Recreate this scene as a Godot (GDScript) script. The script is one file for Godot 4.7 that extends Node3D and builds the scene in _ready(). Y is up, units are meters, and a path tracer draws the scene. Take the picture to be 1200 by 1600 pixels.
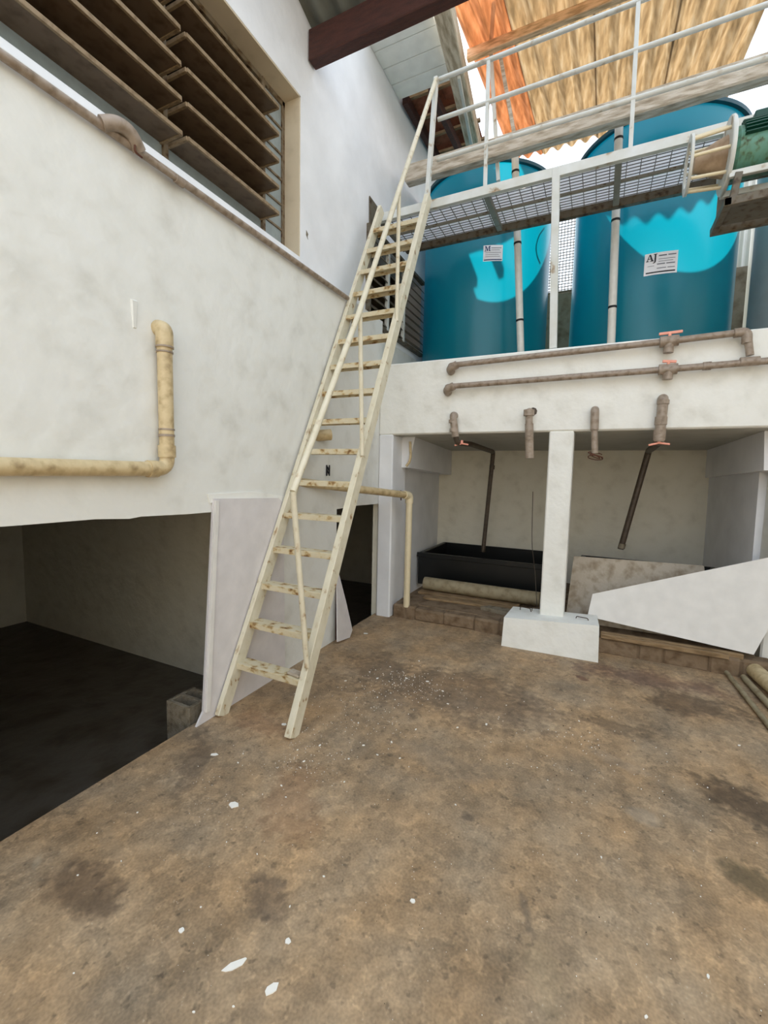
extends Node3D
# A covered yard beside two raised fibreglass water tanks. x runs along the tank platform, y is up, the yard's depth runs along -z. Metres.

const WALL_LOW := -2.028     # face of the lower part of the left wall
const WALL_HIGH := -2.2      # face of its upper part, set back behind a ledge
const LEDGE := 3.0
const BEAM_Z := -4.03        # front face of the tank platform
const DECK := 2.45           # top of the platform behind its low parapet

var M := {}
var taken := {}
var rng := RandomNumberGenerator.new()

# ---------------------------------------------------------------- mesh builder
class Shape:
	var v := PackedVector3Array()
	var n := PackedVector3Array()
	var t := PackedVector2Array()

	func tri(a: Vector3, b: Vector3, c: Vector3, na: Vector3, nb: Vector3, nc: Vector3, ta := Vector2.ZERO, tb := Vector2.ZERO, tc := Vector2.ZERO) -> void:
		if (b - a).cross(c - a).dot(na + nb + nc) > 0.0:
			v.append_array(PackedVector3Array([a, c, b])); n.append_array(PackedVector3Array([na, nc, nb])); t.append_array(PackedVector2Array([ta, tc, tb]))
		else:
			v.append_array(PackedVector3Array([a, b, c])); n.append_array(PackedVector3Array([na, nb, nc])); t.append_array(PackedVector2Array([ta, tb, tc]))

	func flat(points: Array, centre: Vector3) -> void:   # a flat convex face turned away from centre
		var m := Vector3.ZERO
		for p in points: m += p
		m /= points.size()
		var nn: Vector3 = (points[1] - points[0]).cross(points[2] - points[0])
		if nn.length() < 1e-12: nn = (points[2] - points[0]).cross(points[points.size() - 1] - points[0])
		nn = nn.normalized()
		if nn.dot(m - centre) < 0.0: nn = -nn
		for i in range(1, points.size() - 1):
			tri(points[0], points[i], points[i + 1], nn, nn, nn)

	func block(c: Vector3, ax: Vector3, ay: Vector3, az: Vector3, bevel := 0.004) -> Shape:   # half-axes, chamfered edges
		var A := [ax, ay, az]
		var U := [ax.normalized() * bevel, ay.normalized() * bevel, az.normalized() * bevel]
		var at := func(s: Array, face: int) -> Vector3:
			var p := c
			for k in 3:
				p += (A[k] - (Vector3.ZERO if k == face else U[k])) * s[k]
			return p
		for f in 3:
			var g := (f + 1) % 3
			var h := (f + 2) % 3
			for s in [-1, 1]:
				var q := []
				for o in [[-1, -1], [1, -1], [1, 1], [-1, 1]]:
					var sg := [0, 0, 0]
					sg[f] = s; sg[g] = o[0]; sg[h] = o[1]
					q.append(at.call(sg, f))
				flat(q, c)
			if bevel > 0.0:
				for s in [[-1, -1], [1, -1], [1, 1], [-1, 1]]:   # the edge along axis f, between faces g and h
					var q := []
					for o in [[-1, g], [1, g], [1, h], [-1, h]]:
						var sg := [0, 0, 0]
						sg[f] = o[0]; sg[g] = s[0]; sg[h] = s[1]
						q.append(at.call(sg, o[1]))
					flat(q, c)
		if bevel > 0.0:
			for i in 8:
				var sg := [1 if i & 1 else -1, 1 if i & 2 else -1, 1 if i & 4 else -1]
				flat([at.call(sg, 0), at.call(sg, 1), at.call(sg, 2)], c)
		return self

	func box(lo: Vector3, hi: Vector3, bevel := 0.004) -> Shape:
		var s := (hi - lo) * 0.5
		return block((lo + hi) * 0.5, Vector3(s.x, 0, 0), Vector3(0, s.y, 0), Vector3(0, 0, s.z), bevel)

	func bar(a: Vector3, b: Vector3, w: float, h: float, side := Vector3.RIGHT, bevel := 0.003) -> Shape:   # w along side, h across
		var d := (b - a).normalized()
		var s := (side - d * side.dot(d)).normalized()
		return block((a + b) * 0.5, (b - a) * 0.5, s * w * 0.5, d.cross(s) * h * 0.5, bevel)

	func hexa(p: Array) -> Shape:   # bottom four, top four, in the same order
		var c := Vector3.ZERO
		for q in p: c += q / 8.0
		for f in [[0, 1, 2, 3], [4, 5, 6, 7], [0, 1, 5, 4], [1, 2, 6, 5], [2, 3, 7, 6], [3, 0, 4, 7]]:
			flat([p[f[0]], p[f[1]], p[f[2]], p[f[3]]], c)
		return self

	func slab(points: Array, thick: Vector3) -> Shape:   # a polygon given thickness
		var nn := thick.normalized()
		var ex: Vector3 = (points[1] - points[0]).normalized()
		var ey := nn.cross(ex)
		var flatp := PackedVector2Array()
		var c := Vector3.ZERO
		for p in points:
			flatp.append(Vector2((p - points[0]).dot(ex), (p - points[0]).dot(ey))); c += p / points.size()
		var idx := Geometry2D.triangulate_polygon(flatp)
		for i in range(0, idx.size(), 3):
			tri(points[idx[i]], points[idx[i + 1]], points[idx[i + 2]], -nn, -nn, -nn)
			tri(points[idx[i]] + thick, points[idx[i + 1]] + thick, points[idx[i + 2]] + thick, nn, nn, nn)
		for i in points.size():
			var a: Vector3 = points[i]
			var b: Vector3 = points[(i + 1) % points.size()]
			flat([a, b, b + thick, a + thick], c + thick * 0.5)
		return self

	func tube(pts: Array, r: float, sides := 12, r_end := -1.0, caps := true) -> Shape:
		var rings := []
		var norms := []
		var side := Vector3.ZERO
		for i in pts.size():
			var d: Vector3 = (pts[mini(i + 1, pts.size() - 1)] - pts[maxi(i - 1, 0)]).normalized()
			if i == 0: side = d.cross(Vector3.UP if absf(d.y) < 0.9 else Vector3.RIGHT).normalized()
			else: side = (side - d * side.dot(d)).normalized()
			var up := d.cross(side)
			var rr := r if r_end < 0.0 else lerpf(r, r_end, float(i) / (pts.size() - 1))
			var ring := []
			var nr := []
			for k in sides:
				var a := TAU * k / sides
				var o := side * cos(a) + up * sin(a)
				ring.append(pts[i] + o * rr); nr.append(o)
			rings.append(ring); norms.append(nr)
		for i in pts.size() - 1:
			for k in sides:
				var k2 := (k + 1) % sides
				tri(rings[i][k], rings[i][k2], rings[i + 1][k2], norms[i][k], norms[i][k2], norms[i + 1][k2])
				tri(rings[i][k], rings[i + 1][k2], rings[i + 1][k], norms[i][k], norms[i + 1][k2], norms[i + 1][k])
		if caps:
			flat(rings[0], pts[1])
			flat(rings[-1], pts[-2])
		return self

	func hollow(a: Vector3, b: Vector3, r: float, r_in: float, sides := 20, deep := 0.0) -> Shape:   # a pipe with open ends
		var d := (b - a).normalized()
		var s := d.cross(Vector3.UP if absf(d.y) < 0.9 else Vector3.RIGHT).normalized()
		var u := d.cross(s)
		for k in sides:
			var o1 := s * cos(TAU * k / sides) + u * sin(TAU * k / sides)
			var o2 := s * cos(TAU * (k + 1) / sides) + u * sin(TAU * (k + 1) / sides)
			for q in [[r, 1.0], [r_in, -1.0]]:
				var R: float = q[0]
				var g: float = q[1]
				tri(a + o1 * R, a + o2 * R, b + o2 * R, o1 * g, o2 * g, o2 * g)
				tri(a + o1 * R, b + o2 * R, b + o1 * R, o1 * g, o2 * g, o1 * g)
			flat([a + o1 * r, a + o2 * r, a + o2 * r_in, a + o1 * r_in], a + d)
			flat([b + o1 * r, b + o2 * r, b + o2 * r_in, b + o1 * r_in], b - d)
		return self

	func lathe(c: Vector3, profile: Array, sides := 48, axis := Vector3.UP) -> Shape:   # profile of Vector2(radius, height), smooth round, crisp along
		var ax := axis.normalized()
		var s := ax.cross(Vector3.RIGHT if absf(ax.x) < 0.9 else Vector3.UP).normalized()
		var u := ax.cross(s)
		for i in profile.size() - 1:
			var p: Vector2 = profile[i]
			var q: Vector2 = profile[i + 1]
			var d := q - p
			var across := Vector2(d.y, -d.x).normalized()
			for k in sides:
				var o1 := s * cos(TAU * k / sides) + u * sin(TAU * k / sides)
				var o2 := s * cos(TAU * (k + 1) / sides) + u * sin(TAU * (k + 1) / sides)
				var n1 := o1 * across.x + ax * across.y
				var n2 := o2 * across.x + ax * across.y
				var a := c + o1 * p.x + ax * p.y
				var b := c + o2 * p.x + ax * p.y
				var e := c + o2 * q.x + ax * q.y
				var f := c + o1 * q.x + ax * q.y
				if p.x > 1e-6: tri(a, b, e, n1, n2, n2)
				if q.x > 1e-6: tri(a, e, f, n1, n2, n1)
		return self

	func mesh() -> ArrayMesh:
		var a := []
		a.resize(Mesh.ARRAY_MAX)
		a[Mesh.ARRAY_VERTEX] = v
		a[Mesh.ARRAY_NORMAL] = n
		a[Mesh.ARRAY_TEX_UV] = t
		var m := ArrayMesh.new()
		m.add_surface_from_arrays(Mesh.PRIMITIVE_TRIANGLES, a)
		return m

func sh() -> Shape: return Shape.new()

# a polyline whose corners are rounded, for pipes and rails
func bend(pts: Array, r: float, steps := 6) -> Array:
	var out := [pts[0]]
	for i in range(1, pts.size() - 1):
		var a: Vector3 = (pts[i - 1] - pts[i])
		var b: Vector3 = (pts[i + 1] - pts[i])
		var k := minf(r, minf(a.length(), b.length()) * 0.48)
		var p: Vector3 = pts[i] + a.normalized() * k
		var q: Vector3 = pts[i] + b.normalized() * k
		for j in steps + 1:
			var f := float(j) / steps
			out.append(p.lerp(pts[i], f).lerp((pts[i] as Vector3).lerp(q, f), f))
	out.append(pts[-1])
	return out

# ---------------------------------------------------------------- scene helpers
func numbered(called: String) -> String:
	var k: int = taken.get(called, 0)
	taken[called] = k + 1
	return called if k == 0 else "%s_%03d" % [called, k]

func part(called: String, s: Shape, m: Material, parent: Node3D, label := "") -> MeshInstance3D:
	var o := MeshInstance3D.new()
	o.name = called
	o.mesh = s.mesh()
	o.material_override = m
	parent.add_child(o, true)
	if label: o.set_meta("label", label)
	return o

func tag(o: Node3D, label: String, category: String, group := "") -> void:
	o.set_meta("label", label); o.set_meta("category", category)
	if group: o.set_meta("group", group)

func thing(called: String, label: String, category: String, at := Vector3.ZERO, group := "") -> Node3D:
	var o := Node3D.new()
	o.name = numbered(called)
	add_child(o)
	o.position = at
	tag(o, label, category, group)
	return o

func one(called: String, s: Shape, m: Material, label: String, category: String, group := "") -> MeshInstance3D:   # a thing that is one mesh
	var o := part(numbered(called), s, m, self)
	tag(o, label, category, group)
	return o

func struct(called: String, s: Shape, m: Material, label := "") -> MeshInstance3D:
	var o := part(numbered(called), s, m, self)
	o.set_meta("kind", "structure")
	if label: o.set_meta("label", label)
	return o

func noise(sd: int, freq: float, octaves := 4, kind := FastNoiseLite.TYPE_SIMPLEX_SMOOTH) -> FastNoiseLite:
	var f := FastNoiseLite.new()
	f.seed = sd; f.frequency = freq; f.noise_type = kind
	f.fractal_type = FastNoiseLite.FRACTAL_FBM; f.fractal_octaves = octaves
	return f

func ramp_texture(sd: int, freq: float, stops: Array, size := 512, octaves := 5, stretch := Vector2i(1, 1)) -> NoiseTexture2D:
	var g := Gradient.new()
	var offs := PackedFloat32Array()
	var cols := PackedColorArray()
	for s in stops:
		offs.append(s[0]); cols.append(s[1])
	g.offsets = offs; g.colors = cols
	var t := NoiseTexture2D.new()
	t.width = size / stretch.x; t.height = size / stretch.y
	t.seamless = true
	t.noise = noise(sd, freq, octaves)
	t.color_ramp = g
	return t

func grey(a: float) -> Color: return Color(a, a, a)

func mat(called: String, c: Color, rough: float, tex: Texture2D = null, scale := Vector3.ONE, bump: Texture2D = null, bump_cm := 0.0, world := true, metal := 0.0) -> StandardMaterial3D:
	var m := StandardMaterial3D.new()
	m.resource_name = called
	m.albedo_color = c
	m.roughness = rough
	m.metallic = metal
	m.uv1_triplanar = true
	m.uv1_world_triplanar = world
	m.uv1_scale = scale
	if tex: m.albedo_texture = tex
	if bump:
		m.heightmap_enabled = true
		m.heightmap_texture = bump
		m.heightmap_scale = bump_cm
	M[called] = m
	return m

# ---------------------------------------------------------------- the scene
func _ready() -> void:
	rng.seed = 7
	set_camera_and_light()
	make_materials()
	build_floor()
	build_left_wall()
	build_platform()
	build_rear()
	build_roofs()
	build_tanks()
	build_walkway()
	build_ladder()
	build_wall_pipes()
	build_platform_pipes()
	build_recess_contents()
	build_boards()
	build_loose_items()
	build_flakes()

func set_camera_and_light() -> void:
	var cam := Camera3D.new()
	cam.name = "camera"
	cam.fov = 98.86
	cam.near = 0.02
	cam.far = 200.0
	cam.transform = Transform3D(Basis(Vector3(0.899, 0.021, -0.438), Vector3(-0.058, 0.996, -0.072), Vector3(0.435, 0.090, 0.896)).orthonormalized(), Vector3(0, 1.5, 0))
	add_child(cam)
	cam.current = true
	var sky := ProceduralSkyMaterial.new()
	sky.sky_top_color = Color(0.80, 0.86, 0.93)
	sky.sky_horizon_color = Color(0.97, 0.96, 0.94)
	sky.sky_curve = 0.25
	sky.ground_bottom_color = Color(0.42, 0.40, 0.36)
	sky.ground_horizon_color = Color(0.70, 0.69, 0.66)
	sky.sky_energy_multiplier = 1.0
	var e := Environment.new()
	e.background_mode = Environment.BG_SKY
	e.sky = Sky.new()
	e.sky.sky_material = sky
	e.tonemap_mode = Environment.TONE_MAPPER_LINEAR
	e.tonemap_exposure = 2.65
	e.sdfgi_enabled = true
	e.ssao_enabled = true
	e.ssil_enabled = true
	var w := WorldEnvironment.new()
	w.name = "environment"
	w.environment = e
	add_child(w)
	# afternoon sun from behind the tanks, over the rear wall and under the roof's far edge
	var sun := DirectionalLight3D.new()
	sun.name = "sun"
	sun.light_color = Color(1.0, 0.95, 0.86)
	sun.light_energy = 1.4
	sun.light_angular_distance = 0.6
	sun.shadow_enabled = true
	sun.basis = Basis.looking_at(Vector3(0.375, -0.98, 0.927).normalized(), Vector3.UP)
	add_child(sun)

func make_materials() -> void:
	var mottled := ramp_texture(3, 0.006, [[0.0, Color(0.915, 0.91, 0.895)], [0.3, Color(0.97, 0.968, 0.96)], [0.5, Color(0.99, 0.99, 0.985)], [1.0, Color(1, 1, 1)]], 1024, 6)
	var rough_relief := ramp_texture(4, 0.02, [[0.0, grey(0)], [1.0, grey(1)]], 512, 6)
	var fine_relief := ramp_texture(5, 0.08, [[0.0, grey(0)], [1.0, grey(1)]], 512, 4)
	var dirt := ramp_texture(6, 0.012, [[0.0, Color(0.70, 0.66, 0.60)], [0.35, Color(0.90, 0.88, 0.85)], [0.6, Color(1, 1, 1)]], 512, 6)
	var rusty := ramp_texture(8, 0.012, [[0.0, Color(0.42, 0.27, 0.15)], [0.14, Color(0.60, 0.46, 0.30)], [0.29, Color(0.86, 0.78, 0.64)], [0.46, Color(0.97, 0.95, 0.90)], [1.0, Color(1, 1, 1)]], 512, 6)
	var lightly_rusty := ramp_texture(9, 0.012, [[0.0, Color(0.52, 0.36, 0.24)], [0.12, Color(0.74, 0.64, 0.52)], [0.24, Color(0.94, 0.93, 0.90)], [1.0, Color(1, 1, 1)]], 512, 5)
	var grain := ramp_texture(10, 0.012, [[0.0, Color(0.70, 0.66, 0.60)], [0.45, Color(0.90, 0.88, 0.85)], [0.7, Color(1, 1, 1)]], 512, 6)
	var patina := ramp_texture(11, 0.008, [[0.0, Color(0.50, 0.47, 0.42)], [0.35, Color(0.74, 0.69, 0.62)], [0.6, Color(0.92, 0.88, 0.82)], [0.8, Color(1, 1, 1)]], 1024, 6)
	var cells := ramp_texture(12, 0.01, [[0.0, grey(0.94)], [1.0, grey(1.0)]], 512, 5)

	mat("plaster", Color(0.93, 0.925, 0.90), 0.85, mottled, Vector3(0.55, 0.55, 0.55), rough_relief, 0.5)
	mat("plaster_cool", Color(0.93, 0.93, 0.935), 0.85, cells, Vector3(0.4, 0.4, 0.4), rough_relief, 0.4)
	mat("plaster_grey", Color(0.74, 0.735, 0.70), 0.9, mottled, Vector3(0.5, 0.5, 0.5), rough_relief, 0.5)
	mat("plaster_left", Color(0.89, 0.887, 0.865), 0.85, mottled, Vector3(0.55, 0.55, 0.55), rough_relief, 0.5)
	mat("plaster_recess", Color(0.88, 0.86, 0.80), 0.9, mottled, Vector3(0.6, 0.6, 0.6), rough_relief, 0.5)
	mat("reveal_beige", Color(0.80, 0.74, 0.64), 0.85, mottled, Vector3(0.8, 0.8, 0.8))
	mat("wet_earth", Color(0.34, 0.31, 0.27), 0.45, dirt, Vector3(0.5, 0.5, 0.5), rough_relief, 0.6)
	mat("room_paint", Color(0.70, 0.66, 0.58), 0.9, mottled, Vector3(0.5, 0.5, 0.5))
	mat("kerb_concrete", Color(0.50, 0.42, 0.33), 0.9, dirt, Vector3(1.1, 1.1, 1.1), rough_relief, 1.2)
	mat("raw_block", Color(0.52, 0.48, 0.41), 0.95, dirt, Vector3(2, 2, 2), fine_relief, 0.4)
	mat("cream_steel", Color(0.87, 0.84, 0.755), 0.5, lightly_rusty, Vector3(1.9, 1.4, 1.9), fine_relief, 0.05)
	mat("tread_steel", Color(0.82, 0.78, 0.68), 0.6, rusty, Vector3(1.7, 2.5, 2.5), fine_relief, 0.1)
	mat("white_steel", Color(0.84, 0.85, 0.84), 0.45, lightly_rusty, Vector3(0.7, 0.7, 0.7))
	mat("grey_steel", Color(0.55, 0.54, 0.51), 0.5, lightly_rusty, Vector3(2, 2, 2))
	mat("dull_steel", Color(0.40, 0.37, 0.32), 0.55, rusty, Vector3(2, 2, 2))
	mat("grating_steel", Color(0.46, 0.45, 0.43), 0.5, lightly_rusty, Vector3(1.3, 1.3, 1.3))
	mat("window_iron", Color(0.48, 0.43, 0.36), 0.6, rusty, Vector3(2.5, 2.5, 2.5))
	mat("blade_brown", Color(0.40, 0.33, 0.26), 0.45, dirt, Vector3(1.5, 1.5, 1.5))
	mat("blade_edge", Color(0.56, 0.48, 0.37), 0.6, dirt, Vector3(3, 3, 3))
	mat("frosted_pane", Color(0.60, 0.64, 0.64), 0.22, cells, Vector3(3, 3, 3))
	mat("beige_pvc", Color(0.80, 0.72, 0.56), 0.4, dirt, Vector3(2.2, 2.2, 2.2))
	mat("pale_pvc", Color(0.90, 0.84, 0.70), 0.35, cells, Vector3(2, 2, 2))
	mat("brown_pvc", Color(0.61, 0.55, 0.49), 0.45, dirt, Vector3(3, 3, 3))
	mat("dark_pipe", Color(0.30, 0.25, 0.20), 0.5, dirt, Vector3(3, 3, 3))
	mat("white_pipe", Color(0.86, 0.85, 0.82), 0.35, cells, Vector3(2, 2, 2))
	mat("pink_plastic", Color(0.92, 0.62, 0.53), 0.4)
	mat("black_plastic", Color(0.045, 0.05, 0.05), 0.35, cells, Vector3(2, 2, 2))
	mat("black_rubber", Color(0.03, 0.03, 0.03), 0.6)
	mat("old_timber", Color(0.80, 0.76, 0.70), 0.85, grain, Vector3(0.6, 3.0, 3.0), fine_relief, 0.5)
	mat("old_timber_deep", Color(0.82, 0.78, 0.70), 0.85, grain, Vector3(3.0, 3.0, 0.6), fine_relief, 0.5)
	mat("dark_timber", Color(0.27, 0.13, 0.09), 0.7, grain, Vector3(0.8, 4, 4), fine_relief, 0.3)
	mat("plank_wood", Color(0.60, 0.50, 0.37), 0.8, grain, Vector3(0.8, 4, 4), fine_relief, 0.3)
	mat("orange_wood", Color(0.92, 0.77, 0.62), 0.7, grain, Vector3(0.8, 4, 4))
	mat("pvc_ceiling", Color(0.95, 0.96, 0.94), 0.35, cells, Vector3(1, 1, 1))
	mat("fibre_cement", Color(0.82, 0.765, 0.68), 0.85, patina, Vector3(2.2, 0.9, 0.22), fine_relief, 0.3)
	mat("orange_sheet", Color(0.88, 0.68, 0.54), 0.8, patina, Vector3(2.2, 0.9, 0.22), fine_relief, 0.3)
	mat("grey_sheet", Color(0.42, 0.43, 0.40), 0.85, dirt, Vector3(0.9, 0.9, 0.3), fine_relief, 0.3)
	mat("pale_sheet", Color(0.88, 0.88, 0.86), 0.6, cells, Vector3(1, 1, 1))
	mat("clay_tile", Color(0.56, 0.33, 0.23), 0.85, dirt, Vector3(1.5, 1.5, 1.5), fine_relief, 0.3)
	for k in ["fibre_cement", "orange_sheet"]:   # thin weathered sheets that let a little daylight through
		M[k].backlight_enabled = true
		M[k].backlight = Color(0.86, 0.80, 0.71) if k == "fibre_cement" else Color(0.86, 0.74, 0.64)
	var tank := mat("tank_teal", Color(0.03, 0.44, 0.475), 0.3)
	tank.backlight_enabled = true
	tank.backlight = Color(0.0, 0.59, 0.72)
	mat("tank_grey", Color(0.62, 0.65, 0.65), 0.45, cells, Vector3(1, 1, 1))
	mat("tank_rim", Color(0.05, 0.28, 0.33), 0.5)
	mat("board_white", Color(0.90, 0.885, 0.86), 0.5, cells, Vector3(1.2, 1.2, 1.2))
	mat("board_lilac", Color(0.87, 0.85, 0.845), 0.5, cells, Vector3(1.2, 1.2, 1.2))
	mat("board_cement", Color(0.74, 0.69, 0.62), 0.85, dirt, Vector3(1.4, 1.4, 1.4), rough_relief, 0.3)
	mat("roll_tan", Color(0.60, 0.55, 0.44), 0.7, dirt, Vector3(1.5, 1.5, 1.5))
	mat("motor_green", Color(0.36, 0.56, 0.50), 0.5, rusty, Vector3(3, 3, 3), null, 0.0)
	mat("motor_dark", Color(0.02, 0.25, 0.19), 0.4)
	mat("tan_ply", Color(0.70, 0.60, 0.49), 0.7, grain, Vector3(2, 2, 2))
	mat("flake_white", Color(0.93, 0.91, 0.87), 0.8)
	mat("crumb_dark", Color(0.10, 0.08, 0.06), 0.9)
	var sheet := mat("deck_sheet", Color(0.95, 0.96, 0.97), 0.5)
	sheet.backlight_enabled = true
	sheet.backlight = Color(0.97, 0.98, 1.0)
	mat("rear_wall", Color(0.50, 0.46, 0.40), 0.9, dirt, Vector3(0.8, 0.8, 0.8))
	mat("sticker_white", Color(0.92, 0.92, 0.94), 0.4)
	mat("ink_blue", Color(0.10, 0.20, 0.42), 0.5)
	mat("ink_black", Color(0.05, 0.06, 0.10), 0.5)
	mat("ink_grey", Color(0.45, 0.46, 0.50), 0.5)
	mat("rust_wire", Color(0.34, 0.19, 0.12), 0.8)

# the yard's floor: worn brown screed with stains where the photograph shows them
func floor_picture() -> ImageTexture:
	var S := 1700
	var org := Vector2(-2.4, -4.9)   # metres at the picture's corner
	var span := 5.0
	var layers := []
	for a in [[21, 0.0035, 4], [22, 0.012, 5], [23, 0.05, 5], [24, 0.22, 3], [25, 0.006, 5], [27, 0.018, 5], [28, 0.045, 4]]:
		var im := noise(a[0], a[1], a[2]).get_image(S, S, false, false, true)
		im.convert(Image.FORMAT_L8)
		layers.append(im.get_data())
	var stretched := noise(26, 0.02, 4).get_image(S, S / 6, false, false, true)
	stretched.resize(S, S, Image.INTERPOLATE_CUBIC)
	stretched.convert(Image.FORMAT_L8)
	var streak := stretched.get_data()
	# stains: centre x, z, half-length, half-width, turn, colour, strength
	var stains := [
		[-1.570, -0.832, 0.20, 0.085, 0.05, Color(0.27, 0.21, 0.16), 0.75],
		[0.760, -2.456, 0.24, 0.16, 0.4, Color(0.22, 0.17, 0.12), 0.85],
		[0.646, -3.435, 0.30, 0.16, -0.2, Color(0.25, 0.19, 0.14), 0.7],
		[0.175, -2.891, 0.22, 0.09, 0.0, Color(0.29, 0.23, 0.17), 0.55],
		[-1.367, -2.876, 0.32, 0.25, 0.2, Color(0.28, 0.22, 0.17), 0.55],
		[0.412, -3.724, 0.55, 0.16, 0.0, Color(0.30, 0.19, 0.17), 0.6],
		[-0.849, -2.825, 0.75, 0.35, 0.0, Color(0.36, 0.29, 0.23), 0.6],
		[-1.175, -1.514, 0.25, 0.14, 0.9, Color(0.58, 0.42, 0.29), 0.5],
		[-1.709, -1.927, 0.18, 0.12, 0.2, Color(0.50, 0.33, 0.22), 0.4],
		[0.615, -1.976, 0.12, 0.08, 0.5, Color(0.25, 0.22, 0.14), 0.7],
		[-1.776, -1.500, 0.28, 0.07, 0.9, Color(0.27, 0.22, 0.18), 0.5],
		[-0.961, -1.112, 0.10, 0.06, 0.4, Color(0.30, 0.25, 0.21), 0.6],
		[-0.142, -1.480, 0.09, 0.02, 1.2, Color(0.30, 0.27, 0.24), 0.6],
		[0.267, -2.158, 0.06, 0.05, 0.0, Color(0.68, 0.62, 0.54), 0.7],
		[0.179, -2.528, 0.20, 0.05, 0.3, Color(0.66, 0.58, 0.49), 0.6],
		[-0.057, -1.267, 0.16, 0.06, 1.2, Color(0.66, 0.58, 0.45), 0.45],
		[-0.650, -2.092, 0.30, 0.10, 0.1, Color(0.55, 0.50, 0.44), 0.35],
		[-1.072, -2.560, 0.16, 0.06, 0.2, Color(0.66, 0.62, 0.57), 0.45],
		[-1.697, -1.007, 0.16, 0.04, 0.3, Color(0.62, 0.54, 0.44), 0.4],
		[-1.830, -0.823, 0.06, 0.02, 0.6, Color(0.72, 0.66, 0.56), 0.6],
		[-0.432, -1.795, 0.03, 0.02, 0.6, Color(0.30, 0.26, 0.22), 0.6],
		[-0.485, -2.971, 0.05, 0.02, 0.2, Color(0.18, 0.12, 0.09), 0.8],
		[-0.019, -3.490, 0.07, 0.03, 0.6, Color(0.28, 0.13, 0.10), 0.7],
		[-0.367, -2.892, 0.05, 0.02, 0.2, Color(0.16, 0.11, 0.08), 0.8],
	]
	var data := PackedByteArray()
	data.resize(S * S * 3)
	var acc := PackedFloat32Array()   # stain colour and share per pixel
	acc.resize(S * S * 4)
	var n1: PackedByteArray = layers[1]
	var n2: PackedByteArray = layers[2]
	for s in stains:
		var c := (Vector2(s[0], s[1]) - org) / span * S
		var ra: float = s[2] / span * S
		var rb: float = s[3] / span * S
		var reach := int(ra * 1.7) + 2
		var ct := cos(s[4] as float)
		var sn := sin(s[4] as float)
		var col: Color = s[5]
		for y in range(maxi(0, int(c.y) - reach), mini(S, int(c.y) + reach)):
			for x in range(maxi(0, int(c.x) - reach), mini(S, int(c.x) + reach)):
				var dx := x - c.x
				var dy := y - c.y
				var i := y * S + x
				var q := sqrt(pow((dx * ct + dy * sn) / ra, 2.0) + pow((-dx * sn + dy * ct) / rb, 2.0)) + (n1[i] - 128) / 128.0 * 0.55 + (n2[i] - 128) / 128.0 * 0.30
				if q >= 1.1: continue
				var f: float = 0.62 * s[6] * clampf((1.1 - q) / 0.6, 0.0, 1.0)
				var j := i * 4
				acc[j] = lerpf(acc[j], col.r, f); acc[j + 1] = lerpf(acc[j + 1], col.g, f); acc[j + 2] = lerpf(acc[j + 2], col.b, f)
				if acc[j + 3] == 0.0:
					acc[j] = col.r; acc[j + 1] = col.g; acc[j + 2] = col.b
				acc[j + 3] = maxf(acc[j + 3], f)
	var n0: PackedByteArray = layers[0]
	var n3: PackedByteArray = layers[3]
	var n4: PackedByteArray = layers[4]
	var worn: PackedByteArray = layers[5]
	var pits: PackedByteArray = layers[6]
	for i in S * S:
		var big := n0[i] / 255.0
		var mid := n1[i] / 255.0
		var f := 0.78 + 0.18 * big + 0.20 * mid + 0.14 * (n2[i] / 255.0 - 0.5) + 0.24 * (n3[i] / 255.0 - 0.5) + 0.16 * (streak[i] / 255.0 - 0.5)
		var edge := 1.0 - absf(worn[i] / 255.0 - 0.52) * 14.0   # flaking edges of worn skim coat
		if edge > 0.0 and n2[i] > 120: f += 0.13 * edge
		if worn[i] > 150: f += 0.05
		if pits[i] < 62: f -= 0.16 * minf(1.0, (62 - pits[i]) / 18.0)
		var warm := n4[i] / 255.0 - 0.5
		var r := (0.62 + 0.05 * warm) * f
		var g := 0.520 * f
		var b := (0.40 - 0.05 * warm) * f
		var k := acc[i * 4 + 3]
		if k > 0.0:
			var tex := 0.88 + 0.24 * n2[i] / 255.0
			r = lerpf(r, acc[i * 4] * tex, k); g = lerpf(g, acc[i * 4 + 1] * tex, k); b = lerpf(b, acc[i * 4 + 2] * tex, k)
		if n3[i] > 216 and n1[i] > 125:   # specks of old paint
			r = lerpf(r, 0.74, 0.55); g = lerpf(g, 0.70, 0.55); b = lerpf(b, 0.63, 0.55)
		data[i * 3] = int(clampf(r, 0, 1) * 255.0); data[i * 3 + 1] = int(clampf(g, 0, 1) * 255.0); data[i * 3 + 2] = int(clampf(b, 0, 1) * 255.0)
	return ImageTexture.create_from_image(Image.create_from_data(S, S, false, Image.FORMAT_RGB8, data))

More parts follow.
